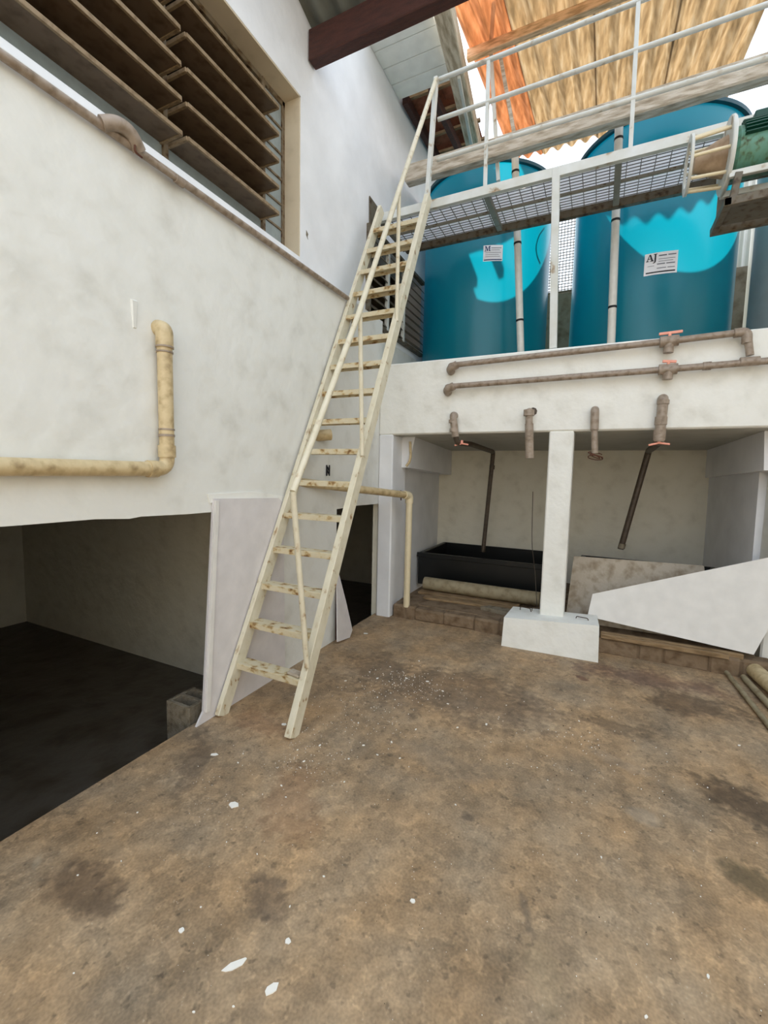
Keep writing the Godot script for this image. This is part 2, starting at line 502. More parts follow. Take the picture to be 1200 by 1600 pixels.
func build_floor() -> void:
	var m := StandardMaterial3D.new()
	m.resource_name = "yard_screed"
	m.albedo_texture = floor_picture()
	m.roughness = 0.72
	m.heightmap_enabled = true
	m.heightmap_texture = ramp_texture(31, 0.03, [[0.0, grey(0)], [1.0, grey(1)]], 1024, 6)
	m.heightmap_scale = 1.0
	M["floor"] = m
	var s := sh()
	var put := func(x0: float, z0: float, x1: float, z1: float) -> void:
		var q := [Vector3(x0, 0, z0), Vector3(x1, 0, z0), Vector3(x1, 0, z1), Vector3(x0, 0, z1)]
		var uv := []
		for p in q: uv.append(Vector2((p.x + 2.4) / 5.0, (p.z + 4.9) / 5.0))
		s.tri(q[0], q[1], q[2], Vector3.UP, Vector3.UP, Vector3.UP, uv[0], uv[1], uv[2])
		s.tri(q[0], q[2], q[3], Vector3.UP, Vector3.UP, Vector3.UP, uv[0], uv[2], uv[3])
	put.call(-2.06, -4.3, 3.2, 7.0)
	s.flat([Vector3(-2.06, 0, -4.3), Vector3(-2.06, 0, 7), Vector3(-2.06, -0.3, 7), Vector3(-2.06, -0.3, -4.3)], Vector3(0, -0.1, 0))
	s.flat([Vector3(-2.06, -0.3, -4.3), Vector3(-2.06, -0.3, 7), Vector3(3.2, -0.3, 7), Vector3(3.2, -0.3, -4.3)], Vector3(0, 0, 0))
	struct("floor", s, m, "worn brown concrete yard floor with stains")

# ---------------------------------------------------------------- left wall
func build_left_wall() -> void:
	var xb := WALL_LOW - 0.22
	var s := sh()
	var face := [[-0.45, 7.0], [LEDGE, 7.0], [LEDGE, -4.06], [1.175, -4.06], [1.182, -3.6], [1.172, -3.24], [-0.45, -3.24], [-0.45, -2.25], [1.245, -2.25], [1.247, -1.7], [1.256, -1.42], [1.25, -1.36], [1.262, -1.2], [1.263, -0.9], [1.27, -0.5], [-0.45, -0.5]]
	var outline := []
	for p in face: outline.append(Vector3(WALL_LOW, p[0], p[1]))
	s.slab(outline, Vector3(xb - WALL_LOW, 0, 0))
	s.box(Vector3(xb - 0.1, DECK - 0.1, -7.3), Vector3(WALL_HIGH - 0.002, LEDGE, -4.06), 0.0)
	var w := struct("wall_left", s, M.plaster_left, "white plastered wall with a large low opening")
	# upper part, set back, with the louvred window's opening
	var u := sh()
	var zb := -2.934
	var zt := -0.6
	var y0 := 3.165
	var y1 := 4.332
	var xo := WALL_HIGH - 0.25
	var q0 := 3.032   # the louvred opening on the tank deck
	var q1 := 3.911
	var qa := -4.007
	var qe := qa - 1.5
	var lo := LEDGE - 0.05
	for r in [[-7.3, lo, qe, 5.75], [qe, lo, qa, q0], [qe, q1, qa, 5.75], [qa, lo, zb, 5.75], [zb, lo, zt, y0], [zb, y1, zt, 5.75], [zt, lo, 7.0, 5.75]]:
		u.box(Vector3(xo, r[1], r[0]), Vector3(WALL_HIGH, r[3], r[2]), 0.0)
	var uw := struct("wall_left_upper", u, M.plaster_cool, "upper part of the left wall, set back above a ledge")
	var chip := Vector3(-2.199, 3.372, -3.023)   # spot where the paint has come off
	part("chipped_spot", sh().slab([chip + Vector3(0, 0.03, 0.012), chip + Vector3(0, 0.012, -0.014), chip + Vector3(0, -0.012, -0.004), chip + Vector3(0, -0.03, -0.012), chip + Vector3(0, -0.006, 0.014)], Vector3(0.002, 0, 0)), M.raw_block, uw)
	var rv := sh()   # beige-painted reveal round the window
	rv.box(Vector3(xo + 0.03, y0, zb), Vector3(WALL_HIGH - 0.002, y1, zb + 0.012), 0.001)
	rv.box(Vector3(xo + 0.03, y1 - 0.012, zb), Vector3(WALL_HIGH - 0.002, y1, zt), 0.001)
	part("window_reveal", rv, M.reveal_beige, w)
	# small black anchor mark left on the wall and a flake of missing paint
	var k := sh()
	var p := Vector3(-2.020, 1.506, -3.086)
	k.bar(p + Vector3(0, 0.045, -0.02), p + Vector3(0, -0.045, -0.02), 0.004, 0.012, Vector3.RIGHT, 0.0)
	k.bar(p + Vector3(0, 0.045, 0.02), p + Vector3(0, -0.045, 0.02), 0.004, 0.012, Vector3.RIGHT, 0.0)
	k.bar(p + Vector3(0, 0.03, 0.02), p + Vector3(0, 0.0, -0.02), 0.004, 0.014, Vector3.RIGHT, 0.0)
	k.bar(p + Vector3(0, 0.0, 0.02), p + Vector3(0, -0.03, -0.02), 0.004, 0.014, Vector3.RIGHT, 0.0)
	one("wall_bracket", k, M.ink_black, "small black wall bracket above the drain pipe behind the ladder", "bracket")
	var lump := Vector3(-2.028, 2.222, -1.412)   # smear of filler standing proud of the wall
	part("filler_smear", sh().hexa([lump + Vector3(-0.01, -0.075, 0.012), lump + Vector3(-0.01, -0.07, -0.02), lump + Vector3(-0.01, 0.075, -0.024), lump + Vector3(-0.01, 0.07, 0.02), lump + Vector3(0.004, -0.06, 0.004), lump + Vector3(0.003, -0.06, -0.010), lump + Vector3(0.010, 0.062, -0.014), lump + Vector3(0.012, 0.06, 0.010)]), M.plaster_left, w)
	# trim: the torn strip of render over the leaning panel
	var tr := sh()
	var tp := [Vector3(-2.020, 1.353, -1.830), Vector3(-2.020, 1.356, -2.226), Vector3(-2.020, 1.310, -2.544), Vector3(-2.020, 1.273, -2.522), Vector3(-2.020, 1.306, -2.226), Vector3(-2.020, 1.301, -1.843)]
	tr.slab(tp, Vector3(-0.01, 0, 0))
	part("render_patch", tr, M.plaster, w)
	build_louvre_window(zb, zt, y0, y1)
	# the low room behind the large opening
	var room := sh()
	room.box(Vector3(-6.4, 2.5, -7.3), Vector3(-6.2, 5.75, 1.0), 0.0)
	room.box(Vector3(-6.4, 2.5, -7.4), Vector3(xo, 5.75, -7.2), 0.0)
	room.box(Vector3(-6.4, 2.5, 0.9), Vector3(xo, 5.75, 1.1), 0.0)
	room.box(Vector3(-6.4, 5.6, -7.3), Vector3(xo, 5.75, 1.0), 0.0)
	room.box(Vector3(-6.4, 2.5, -7.3), Vector3(xo, 2.65, 1.0), 0.0)
	struct("wall_upper_room", room, M.room_paint, "walls of the room behind the louvred windows")
	# the low room behind the two openings at floor level
	var pit := sh()
	pit.box(Vector3(-6.1, -0.5, -2.87), Vector3(xb - 0.001, 1.5, -2.67), 0.0)
	pit.box(Vector3(-6.1, -0.5, -2.67), Vector3(-5.9, 1.5, 1.6), 0.0)
	pit.box(Vector3(-6.1, -0.5, 1.4), Vector3(xb - 0.001, 1.5, 1.6), 0.0)
	pit.box(Vector3(-6.1, 1.35, -2.87), Vector3(xb - 0.001, 1.5, 1.6), 0.0)
	# store behind the narrow opening
	pit.box(Vector3(-5.4, -0.5, -6.4), Vector3(-5.2, 1.5, -2.87), 0.0)
	pit.box(Vector3(-5.4, -0.5, -6.45), Vector3(-2.2, 1.9, -6.25), 0.0)
	pit.box(Vector3(-5.4, 1.35, -6.4), Vector3(xb - 0.001, 1.5, -2.87), 0.0)
	pit.box(Vector3(xb - 0.001, 1.35, -6.4), Vector3(-2.1, 1.5, -4.07), 0.0)
	pit.box(Vector3(-2.10, -0.5, -4.31), Vector3(-2.032, 1.17, -4.07), 0.0)
	struct("wall_pit", pit, M.plaster_recess, "plastered inner walls of the low room")
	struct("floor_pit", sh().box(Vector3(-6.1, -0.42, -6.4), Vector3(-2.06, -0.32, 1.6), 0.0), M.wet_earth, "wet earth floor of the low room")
	var hb := thing("hollow_block", "hollow concrete block standing in the dark opening beside the white panel", "block", Vector3(-2.200, -0.092, -1.840) * Vector3(1, 0, 1) + Vector3(0, -0.32, 0))
	var c := sh()
	for b in [[-0.1, -0.1, -0.075, 0.1], [0.075, -0.1, 0.1, 0.1], [-0.075, -0.1, 0.075, -0.075], [-0.075, 0.075, 0.075, 0.1], [-0.075, -0.012, 0.075, 0.012]]:
		c.box(Vector3(b[0], 0, b[1]), Vector3(b[2], 0.40, b[3]), 0.003)
	part("body", c, M.raw_block, hb)
	# jamb strip of bare wood at the narrow opening
	part("jamb_strip", sh().box(Vector3(WALL_LOW - 0.02, 0.0, -3.255), Vector3(WALL_LOW + 0.006, 0.72, -3.235), 0.001), M.dark_timber, w)

func build_louvre_window(zb: float, zt: float, y0: float, y1: float) -> void:
	var w := Node3D.new()
	w.name = "window_1"
	w.set_meta("kind", "structure")
	w.set_meta("label", "large steel window with tilted brown louvre blades high in the left wall")
	add_child(w)
	var xp := WALL_HIGH - 0.16
	var zm := -1.856    # mullion between the louvre columns
	var zf := -2.679   # mullion before the fixed panes
	var fr := sh()
	fr.box(Vector3(xp - 0.02, y0, zb), Vector3(xp + 0.02, y0 + 0.03, zt), 0.002)
	fr.box(Vector3(xp - 0.02, y1 - 0.045, zb), Vector3(xp + 0.02, y1 - 0.012, zt), 0.002)
	fr.box(Vector3(xp - 0.02, y0, zb + 0.012), Vector3(xp + 0.02, y1, zb + 0.04), 0.002)
	part("frame", fr, M.window_iron, w)
	for z in [zm, zf, zm + 1.0]:
		part("mullion", sh().box(Vector3(xp - 0.02, y0, z - 0.015), Vector3(xp + 0.025, y1 - 0.012, z + 0.015), 0.002), M.window_iron, w)
	# pale obscured panes: the row under the blades and the fixed column at the far end
	var low := y0 + 0.18
	for a in [[zm, zf], [zm + 1.0, zm], [zt, zm + 1.0]]:
		part("pane", sh().box(Vector3(xp - 0.004, y0 + 0.02, a[1]), Vector3(xp + 0.004, low, a[0]), 0.0), M.frosted_pane, w)
	var rows := 6
	var ph: float = (y1 - 0.03 - y0 - 0.03) / rows
	for r in rows:
		var a: float = y0 + 0.03 + r * ph
		part("pane", sh().box(Vector3(xp - 0.004, a, zb + 0.04), Vector3(xp + 0.004, a + ph, zf), 0.0), M.frosted_pane, w)
		if r > 0:
			part("glazing_bar", sh().box(Vector3(xp - 0.012, a - 0.008, zb + 0.03), Vector3(xp + 0.014, a + 0.008, zf), 0.001), M.window_iron, w)
	# blades turned level, half in the room and half out over the yard
	for col in [[zm - 0.02, zf + 0.02, 0.0], [zm + 0.98, zm + 0.02, 0.0], [zt - 0.02, zm + 1.02, 0.0]]:
		for k in 5:
			var y: float = 3.345 + 0.178 * k
			var a := Vector3(xp - 0.05, y + 0.004, 0)
			var b := Vector3(xp + 0.175, y, 0)
			var d := (b - a).normalized()
			var mid := (a + b) * 0.5 + Vector3(0, 0, (col[0] + col[1]) * 0.5)
			var half := absf(col[0] - col[1]) * 0.5
			var bl := part("louvre_blade", sh().block(mid, Vector3(0, 0, half), (b - a) * 0.5, d.cross(Vector3(0, 0, 1)) * 0.004, 0.001), M.blade_brown, w)
			part("blade_edge", sh().block(b + Vector3(0, 0, mid.z), Vector3(0, 0, half), d * 0.008, d.cross(Vector3(0, 0, 1)) * 0.011, 0.001), M.blade_edge, bl)
			for e in [-half, half]:
				part("end_clip", sh().block(mid + Vector3(0, 0, e), Vector3(0, 0, 0.008), (b - a) * 0.5, d.cross(Vector3(0, 0, 1)) * 0.011, 0.001), M.blade_edge, bl)

# ---------------------------------------------------------------- tank platform and recess
func build_platform() -> void:
	var s := sh()
	s.box(Vector3(WALL_LOW, 1.878, BEAM_Z - 0.22), Vector3(3.2, 2.57, BEAM_Z), 0.012)
	struct("trim_1", s, M.plaster, "white concrete beam face of the raised tank platform")
	# deck slab, whose underside falls a little towards the back
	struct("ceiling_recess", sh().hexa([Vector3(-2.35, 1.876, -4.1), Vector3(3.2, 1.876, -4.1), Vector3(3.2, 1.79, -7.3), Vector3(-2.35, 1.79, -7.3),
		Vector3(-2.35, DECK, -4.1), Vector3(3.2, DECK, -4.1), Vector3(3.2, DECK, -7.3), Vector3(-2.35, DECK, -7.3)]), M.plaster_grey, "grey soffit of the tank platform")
	struct("wall_back", sh().box(Vector3(-2.35, 0.0, -6.25), Vector3(3.2, 1.90, -6.05), 0.0), M.plaster_recess, "pale back wall of the recess under the platform")
	struct("wall_recess_left", sh().hexa([Vector3(-2.12, -0.3, -4.3), Vector3(-1.93, -0.3, -4.3), Vector3(-2.075, -0.3, -6.26), Vector3(-2.28, -0.3, -6.26),
		Vector3(-2.12, 1.9, -4.3), Vector3(-1.93, 1.9, -4.3), Vector3(-2.075, 1.9, -6.26), Vector3(-2.28, 1.9, -6.26)]), M.plaster_cool, "left side wall of the recess")
	struct("wall_recess_right", sh().hexa([Vector3(1.19, 0, -4.54), Vector3(1.42, 0, -4.54), Vector3(1.36, 0, -6.1), Vector3(1.14, 0, -6.1),
		Vector3(1.17, 1.9, -4.54), Vector3(1.42, 1.9, -4.54), Vector3(1.36, 1.9, -6.1), Vector3(1.115, 1.9, -6.1)]), M.plaster_cool, "right side wall of the recess")
	struct("trim_2", sh().hexa([Vector3(-2.2, 1.555, -4.26), Vector3(-1.79, 1.555, -4.26), Vector3(-1.88, 1.485, -6.05), Vector3(-2.2, 1.485, -6.05),
		Vector3(-2.2, 1.9, -4.26), Vector3(-1.72, 1.9, -4.26), Vector3(-1.885, 1.9, -6.05), Vector3(-2.2, 1.9, -6.05)]), M.plaster_cool, "concrete rib at the left of the recess ceiling")
	struct("trim_3", sh().hexa([Vector3(1.125, 1.575, -4.26), Vector3(1.4, 1.575, -4.26), Vector3(1.3, 1.515, -6.05), Vector3(1.085, 1.515, -6.05),
		Vector3(1.105, 1.9, -4.26), Vector3(1.4, 1.9, -4.26), Vector3(1.3, 1.9, -6.05), Vector3(1.08, 1.9, -6.05)]), M.plaster_cool, "concrete rib at the right of the recess ceiling")
	# raised floor of the recess with its broken kerb
	var k := sh()
	k.box(Vector3(-1.87, -0.05, -6.1), Vector3(1.2, 0.125, -4.2), 0.01)
	var x := -1.85
	while x < 1.15:
		var l := rng.randf_range(0.16, 0.34)
		k.block(Vector3(x + l * 0.5, 0.055, -4.17 + rng.randf_range(-0.012, 0.02)), Vector3(l * 0.5 + 0.004, 0, 0), Vector3(0, 0.08 + rng.randf_range(-0.018, 0.004), 0), Vector3(0, 0, 0.07 + rng.randf_range(0, 0.02)), 0.018)
		x += l
	struct("floor_recess", k, M.kerb_concrete, "raised brown concrete floor under the tank platform")
	# pillars
	var p := thing("pillar", "white square pillar against the left wall beside the drain pipe", "pillar", Vector3(-1.95, 0, -4.2))
	part("shaft", sh().box(Vector3(-0.077, -0.02, -0.17), Vector3(0.08, 1.88, 0.172), 0.012), M.plaster_cool, p)
	p = thing("pillar", "white central pillar standing on a broad white plinth", "pillar", Vector3(-0.30, 0, -4.13))
	part("shaft", sh().box(Vector3(-0.098, 0.2, -0.10), Vector3(0.097, 1.88, 0.097), 0.01), M.plaster, p)
	var base := sh()
	base.hexa([Vector3(-0.383, -0.02, 0.30), Vector3(0.388, -0.02, 0.275), Vector3(0.37, -0.02, -0.05), Vector3(-0.36, -0.02, -0.05),
		Vector3(-0.372, 0.255, 0.285), Vector3(0.378, 0.30, 0.26), Vector3(0.36, 0.295, -0.05), Vector3(-0.35, 0.265, -0.05)])
	var pl := part("plinth", base, M.plaster, p)
	for a in [[-0.27, 0.06], [-0.17, 0.03], [0.20, 0.10]]:
		var q := Vector3(a[0], 0.275, a[1])
		part("wire_loop", sh().tube(bend([q, q + Vector3(0, 0.03, 0), q + Vector3(0.09, 0.035, 0.03), q + Vector3(0.1, 0.006, 0.03)], 0.012, 4), 0.004, 6), M.dark_pipe, pl)
	p = thing("pillar", "white pillar at the right edge behind the cut board", "pillar", Vector3(1.30, 0, -4.42))
	part("shaft", sh().box(Vector3(-0.075, -0.02, -0.12), Vector3(0.12, 1.88, 0.12), 0.012), M.plaster, p)

func build_rear() -> void:
	# low rear wall of the tank deck, with a steel mesh screen on it
	var s := sh()
	s.box(Vector3(-2.45, DECK - 0.1, -7.4), Vector3(3.2, 4.2, -7.2), 0.01)
	struct("wall_rear", s, M.rear_wall, "low rear wall behind the water tanks")
	var w := Node3D.new()
	w.name = "window_2"
	w.set_meta("kind", "structure")
	w.set_meta("label", "steel mesh screen on the rear wall between the tanks")
	add_child(w)
	var x0 := -0.90
	var x1 := -0.50
	part("frame", sh().box(Vector3(x0 - 0.03, 4.2, -7.3), Vector3(x0, 5.3, -7.26), 0.002).box(Vector3(x1, 4.2, -7.3), Vector3(x1 + 0.05, 5.3, -7.26), 0.002).box(Vector3(x0 - 0.03, 4.2, -7.31), Vector3(x1 + 0.05, 4.25, -7.25), 0.002).box(Vector3(x0 - 0.03, 5.27, -7.3), Vector3(x1 + 0.05, 5.31, -7.26), 0.002), M.dull_steel, w)
	var g := sh()
	for i in 9:
		g.bar(Vector3(x0 + (x1 - x0) * (i + 0.5) / 9.0, 4.2, -7.28), Vector3(x0 + (x1 - x0) * (i + 0.5) / 9.0, 5.3, -7.28), 0.009, 0.009, Vector3.RIGHT, 0.0)
	for i in 26:
		g.bar(Vector3(x0, 4.23 + i * 0.041, -7.275), Vector3(x1, 4.23 + i * 0.041, -7.275), 0.009, 0.009, Vector3.UP, 0.0)
	part("mesh", g, M.grating_steel, w)
	# pale corrugated cladding over the rear wall at the right
	var c := corrugated(Vector3(1.25, 4.2, -7.3), Vector3(1, 0, 0), Vector3(0, 1, 0), Vector3(0, 0, 1), 1.95, 1.25, 0.075, 0.018)
	struct("wall_cladding", c, M.pale_sheet, "pale corrugated cladding above the rear wall")
	# dark louvred opening in the left wall beside the first tank
	w = Node3D.new()
	w.name = "window_3"
	w.set_meta("kind", "structure")
	w.set_meta("label", "dark louvred opening in the left wall behind the ladder top")
	add_child(w)
	var y0 := 3.032
	var y1 := 3.911
	var za := -4.007
	var ze := za - 1.5
	part("frame", sh().box(Vector3(WALL_HIGH, y0 - 0.02, ze), Vector3(WALL_HIGH + 0.05, y0 + 0.015, za), 0.002).box(Vector3(WALL_HIGH, y1, ze), Vector3(WALL_HIGH + 0.05, y1 + 0.035, za), 0.002).box(Vector3(WALL_HIGH, y0, za - 0.03), Vector3(WALL_HIGH + 0.05, y1, za), 0.002), M.dull_steel, w)
	for k in 9:
		var y: float = y0 + 0.03 + (y1 - y0 - 0.05) * k / 9.0
		part("slat", sh().block(Vector3(WALL_HIGH + 0.028, y + 0.03, (za + ze) * 0.5), Vector3(0, 0, (za - ze) * 0.5 - 0.02), Vector3(0.024, -0.03, 0), Vector3(0.002, 0.002, 0), 0.0), M.dull_steel, w)
	for z in [za - 0.42, za - 0.85]:
		part("mullion", sh().box(Vector3(WALL_HIGH + 0.02, y0, z - 0.02), Vector3(WALL_HIGH + 0.058, y1, z + 0.02), 0.002), M.white_steel, w)
	# unseen boundary wall to the right, its height raised to cut side light
	struct("wall_right", sh().box(Vector3(3.2, -0.2, -7.4), Vector3(3.4, 4.6, 7.0), 0.01), M.plaster, "unseen white boundary wall, raised to cut side light into the yard")
	struct("wall_front", sh().box(Vector3(-2.3, -0.2, 7.0), Vector3(3.4, 2.6, 7.2), 0.01), M.plaster, "white wall at the yard's entrance")

# a corrugated sheet: origin, across the waves, along them, out of its face
func corrugated(o: Vector3, across: Vector3, along: Vector3, out: Vector3, width: float, length: float, wave: float, deep: float, thick := 0.006) -> Shape:
	var s := sh()
	var steps := int(ceil(width / wave * 10.0))
	var f := func(i: int) -> float: return sin(TAU * (width * i / steps) / wave) * deep
	var fn := func(i: int) -> Vector3: return (out - across * (cos(TAU * (width * i / steps) / wave) * deep * TAU / wave)).normalized()
	for i in steps:
		var a: Vector3 = o + across * (width * i / steps) + out * f.call(i)
		var b: Vector3 = o + across * (width * (i + 1) / steps) + out * f.call(i + 1)
		var na: Vector3 = fn.call(i)
		var nb: Vector3 = fn.call(i + 1)
		var l := along * length
		s.tri(a, b, b + l, na, nb, nb); s.tri(a, b + l, a + l, na, nb, na)
	return s

# ---------------------------------------------------------------- roofs
func build_roofs() -> void:
	# tank roof: corrugated sheets rising to the back
	var rise := Vector3(0, 0.166, -1.0).normalized()
	var under := rise.cross(Vector3.RIGHT).normalized()
	if under.y > 0.0: under = -under
	var roof := Node3D.new()
	roof.name = "ceiling"
	roof.set_meta("kind", "structure")
	roof.set_meta("label", "corrugated weathered roof over the water tanks")
	add_child(roof)
	var near := Vector3(0, 5.44 + 0.166 * 1.2, -4.05)
	for a in [[-1.41, 0.425, "orange_sheet"], [-1.0, 0.725, "fibre_cement"], [-0.292, 0.725, "fibre_cement"], [0.416, 0.725, "fibre_cement"]]:
		var o := near + Vector3(a[0], 0.008 if a[2] == "orange_sheet" else 0.0, 0)
		part("corrugated_sheet", corrugated(o, Vector3.RIGHT, rise, under, a[1], 3.02, 0.177, 0.032), M[a[2]], roof)
	var pz := -4.62
	var py := 5.44 + 0.166 * (-2.85 - pz) - 0.075
	part("purlin", sh().box(Vector3(-1.42, py - 0.045, pz - 0.03), Vector3(1.2, py + 0.045, pz + 0.03), 0.004), M.orange_wood, roof)
	# hangers between roof purlin and walkway
	one("hanger_bar", sh().bar(Vector3(-1.073, 4.433, -4.684), Vector3(-1.249, 6.155, -4.684) + Vector3(0, -0.02, 0), 0.035, 0.035), M.white_steel, "pale hanger bar from roof purlin down to the walkway", "bar")
	one("brace_batten", sh().bar(Vector3(-0.936, 4.829, -4.684), Vector3(-1.099, 5.568, -4.684), 0.035, 0.025), M.old_timber, "short pale batten hanging from the purlin to the old timber", "batten")
	# white panelled ceiling strip beside the left wall
	var c := Node3D.new()
	c.name = "ceiling_001"
	c.set_meta("kind", "structure")
	c.set_meta("label", "white plastic panelled ceiling strip above the window wall")
	add_child(c)
	var yc := 5.56
	var x1 := -1.562
	var z1 := -4.698
	var z := z1
	while z < -3.9:
		part("ceiling_panel", sh().box(Vector3(WALL_HIGH, yc, z + 0.003), Vector3(x1, yc + 0.012, minf(z + 0.2, -3.88) - 0.003), 0.003), M.pvc_ceiling, c)
		z += 0.2
	part("ceiling_backing", sh().box(Vector3(WALL_HIGH, yc + 0.012, z1), Vector3(x1, yc + 0.03, -3.88), 0.0), M.pvc_ceiling, c)
	var ta := Vector3(-1.398, 5.420, -3.784)
	var tb := Vector3(-1.577, 5.420, -5.590)
	one("edge_timber", sh().bar(ta, tb, 0.15, 0.16, Vector3.RIGHT, 0.01), M.old_timber_deep, "weathered grey timber along the bright roof gap", "timber")
	one("edge_batten", sh().bar(Vector3(-1.433, 5.310, -4.403), Vector3(-1.556, 5.310, -5.377), 0.03, 0.03, Vector3.RIGHT, 0.002), M.white_steel, "thin pale batten beside the clay tile underside", "batten")
	# clay tiles seen from below past the panelled strip
	var t := Node3D.new()
	t.name = "ceiling_002"
	t.set_meta("kind", "structure")
	t.set_meta("label", "underside of a clay tile roof on dark rafters")
	add_child(t)
	var zz := z1 - 0.12
	var row := 0
	while zz > -6.75:
		var xx := WALL_HIGH + 0.02
		while xx < -1.6:
			var h := 5.68 + 0.05 * (z1 - zz) + rng.randf_range(0, 0.012)
			part("clay_tile", sh().block(Vector3(xx + 0.1, h, zz), Vector3(0.102, 0.006, 0), Vector3(0, 0.008, 0), Vector3(0, 0.025, 0.19), 0.003), M.clay_tile, t)
			xx += 0.205
		part("batten", sh().box(Vector3(WALL_HIGH, 5.62 + 0.05 * (z1 - zz), zz - 0.02), Vector3(-1.5, 5.65 + 0.05 * (z1 - zz), zz + 0.02), 0.002), M.plank_wood, t)
		zz -= 0.33
		row += 1
	for x in [-2.14, -1.84]:
		part("rafter", sh().bar(Vector3(x, 5.57, z1 - 0.02), Vector3(x, 5.68, -6.9), 0.06, 0.1, Vector3.RIGHT, 0.003), M.dark_timber, t)
	# lower roof nearer the camera, carried by a dark beam
	var zb := -3.013
	var yb := 4.640
	one("roof_beam", sh().box(Vector3(WALL_HIGH + 0.01, yb, zb - 0.1), Vector3(3.2, yb + 0.22, zb), 0.006), M.dark_timber, "dark stained timber beam across the top carrying the grey roof", "beam")
	var g := Node3D.new()
	g.name = "ceiling_003"
	g.set_meta("kind", "structure")
	g.set_meta("label", "grey corrugated roof edge above the dark beam")
	add_child(g)
	var al := Vector3(0, 0.34, 1.0).normalized()
	var un := al.cross(Vector3.RIGHT).normalized()
	if un.y > 0.0: un = -un
	var x := WALL_HIGH - 0.1
	while x < 3.1:
		part("corrugated_sheet", corrugated(Vector3(x, yb + 0.25 + 0.008 * (int(x * 10.0) % 2), zb - 0.12), Vector3.RIGHT, al, un, 0.95, 1.0, 0.177, 0.024), M.grey_sheet, g)
		x += 0.885

# ---------------------------------------------------------------- tanks
func tank_at(c: Vector3, label: String, m: Material, rim: Material) -> Node3D:
	var t := thing("water_tank", label, "water tank", c)
	var r := 0.75
	var top := 4.83 - DECK
	part("shell", sh().lathe(Vector3.ZERO, [Vector2(0.0, 0.004), Vector2(r - 0.02, 0.004), Vector2(r, 0.03), Vector2(r, top)], 72), m, t)
	part("rim", sh().lathe(Vector3.ZERO, [Vector2(r + 0.001, top - 0.035), Vector2(r + 0.03, top - 0.03), Vector2(r + 0.034, top), Vector2(r + 0.02, top + 0.008), Vector2(r - 0.006, top + 0.004), Vector2(r - 0.006, top - 0.02)], 72), rim, t)
	return t

# a sticker that follows the tank's side; a is the turn about the tank's axis
func sticker(t: Node3D, a: float, y: float, w: float, h: float, tilt: float, lines: Array, mark: String, ink: Material) -> void:
	var r := 0.753
	var at := func(u: float, v: float, lift := 0.0) -> Vector3:
		var uu := u * cos(tilt) - v * sin(tilt)
		var vv := u * sin(tilt) + v * cos(tilt)
		return Vector3(sin(a + uu / r) * (r + lift), y + vv, cos(a + uu / r) * (r + lift))
	var curved := func(u0: float, u1: float, v0: float, v1: float, lift: float) -> Shape:
		var s := sh()
		var steps := 6
		for i in steps:
			var p := lerpf(u0, u1, float(i) / steps)
			var q := lerpf(u0, u1, float(i + 1) / steps)
			s.flat([at.call(p, v0, lift), at.call(q, v0, lift), at.call(q, v1, lift), at.call(p, v1, lift)], Vector3(0, y, 0))
		return s
	var k := part("sticker", curved.call(-w / 2, w / 2, -h / 2, h / 2, 0.002), M.sticker_white, t, "small white printed sticker")
	for l in lines:
		part("print_line", curved.call(l[0] * w, l[1] * w, l[2] * h, l[3] * h, 0.0035), M[l[4]], k)
	var tm := TextMesh.new()
	var font := SystemFont.new()
	font.font_names = PackedStringArray(["Droid Serif", "Droid Sans"])
	font.font_weight = 700
	tm.font = font
	tm.text = mark
	tm.font_size = 32
	tm.pixel_size = h * 0.30 / 23.0
	tm.depth = 0.0015
	var o := MeshInstance3D.new()
	o.name = "print_mark"
	o.mesh = tm
	o.material_override = ink
	k.add_child(o)
	var p: Vector3 = at.call(-w * 0.29, h * 0.27, 0.0045)
	var aa := a - w * 0.29 / r
	o.transform = Transform3D(Basis(Vector3.UP, aa) * Basis(Vector3.BACK, tilt), p)

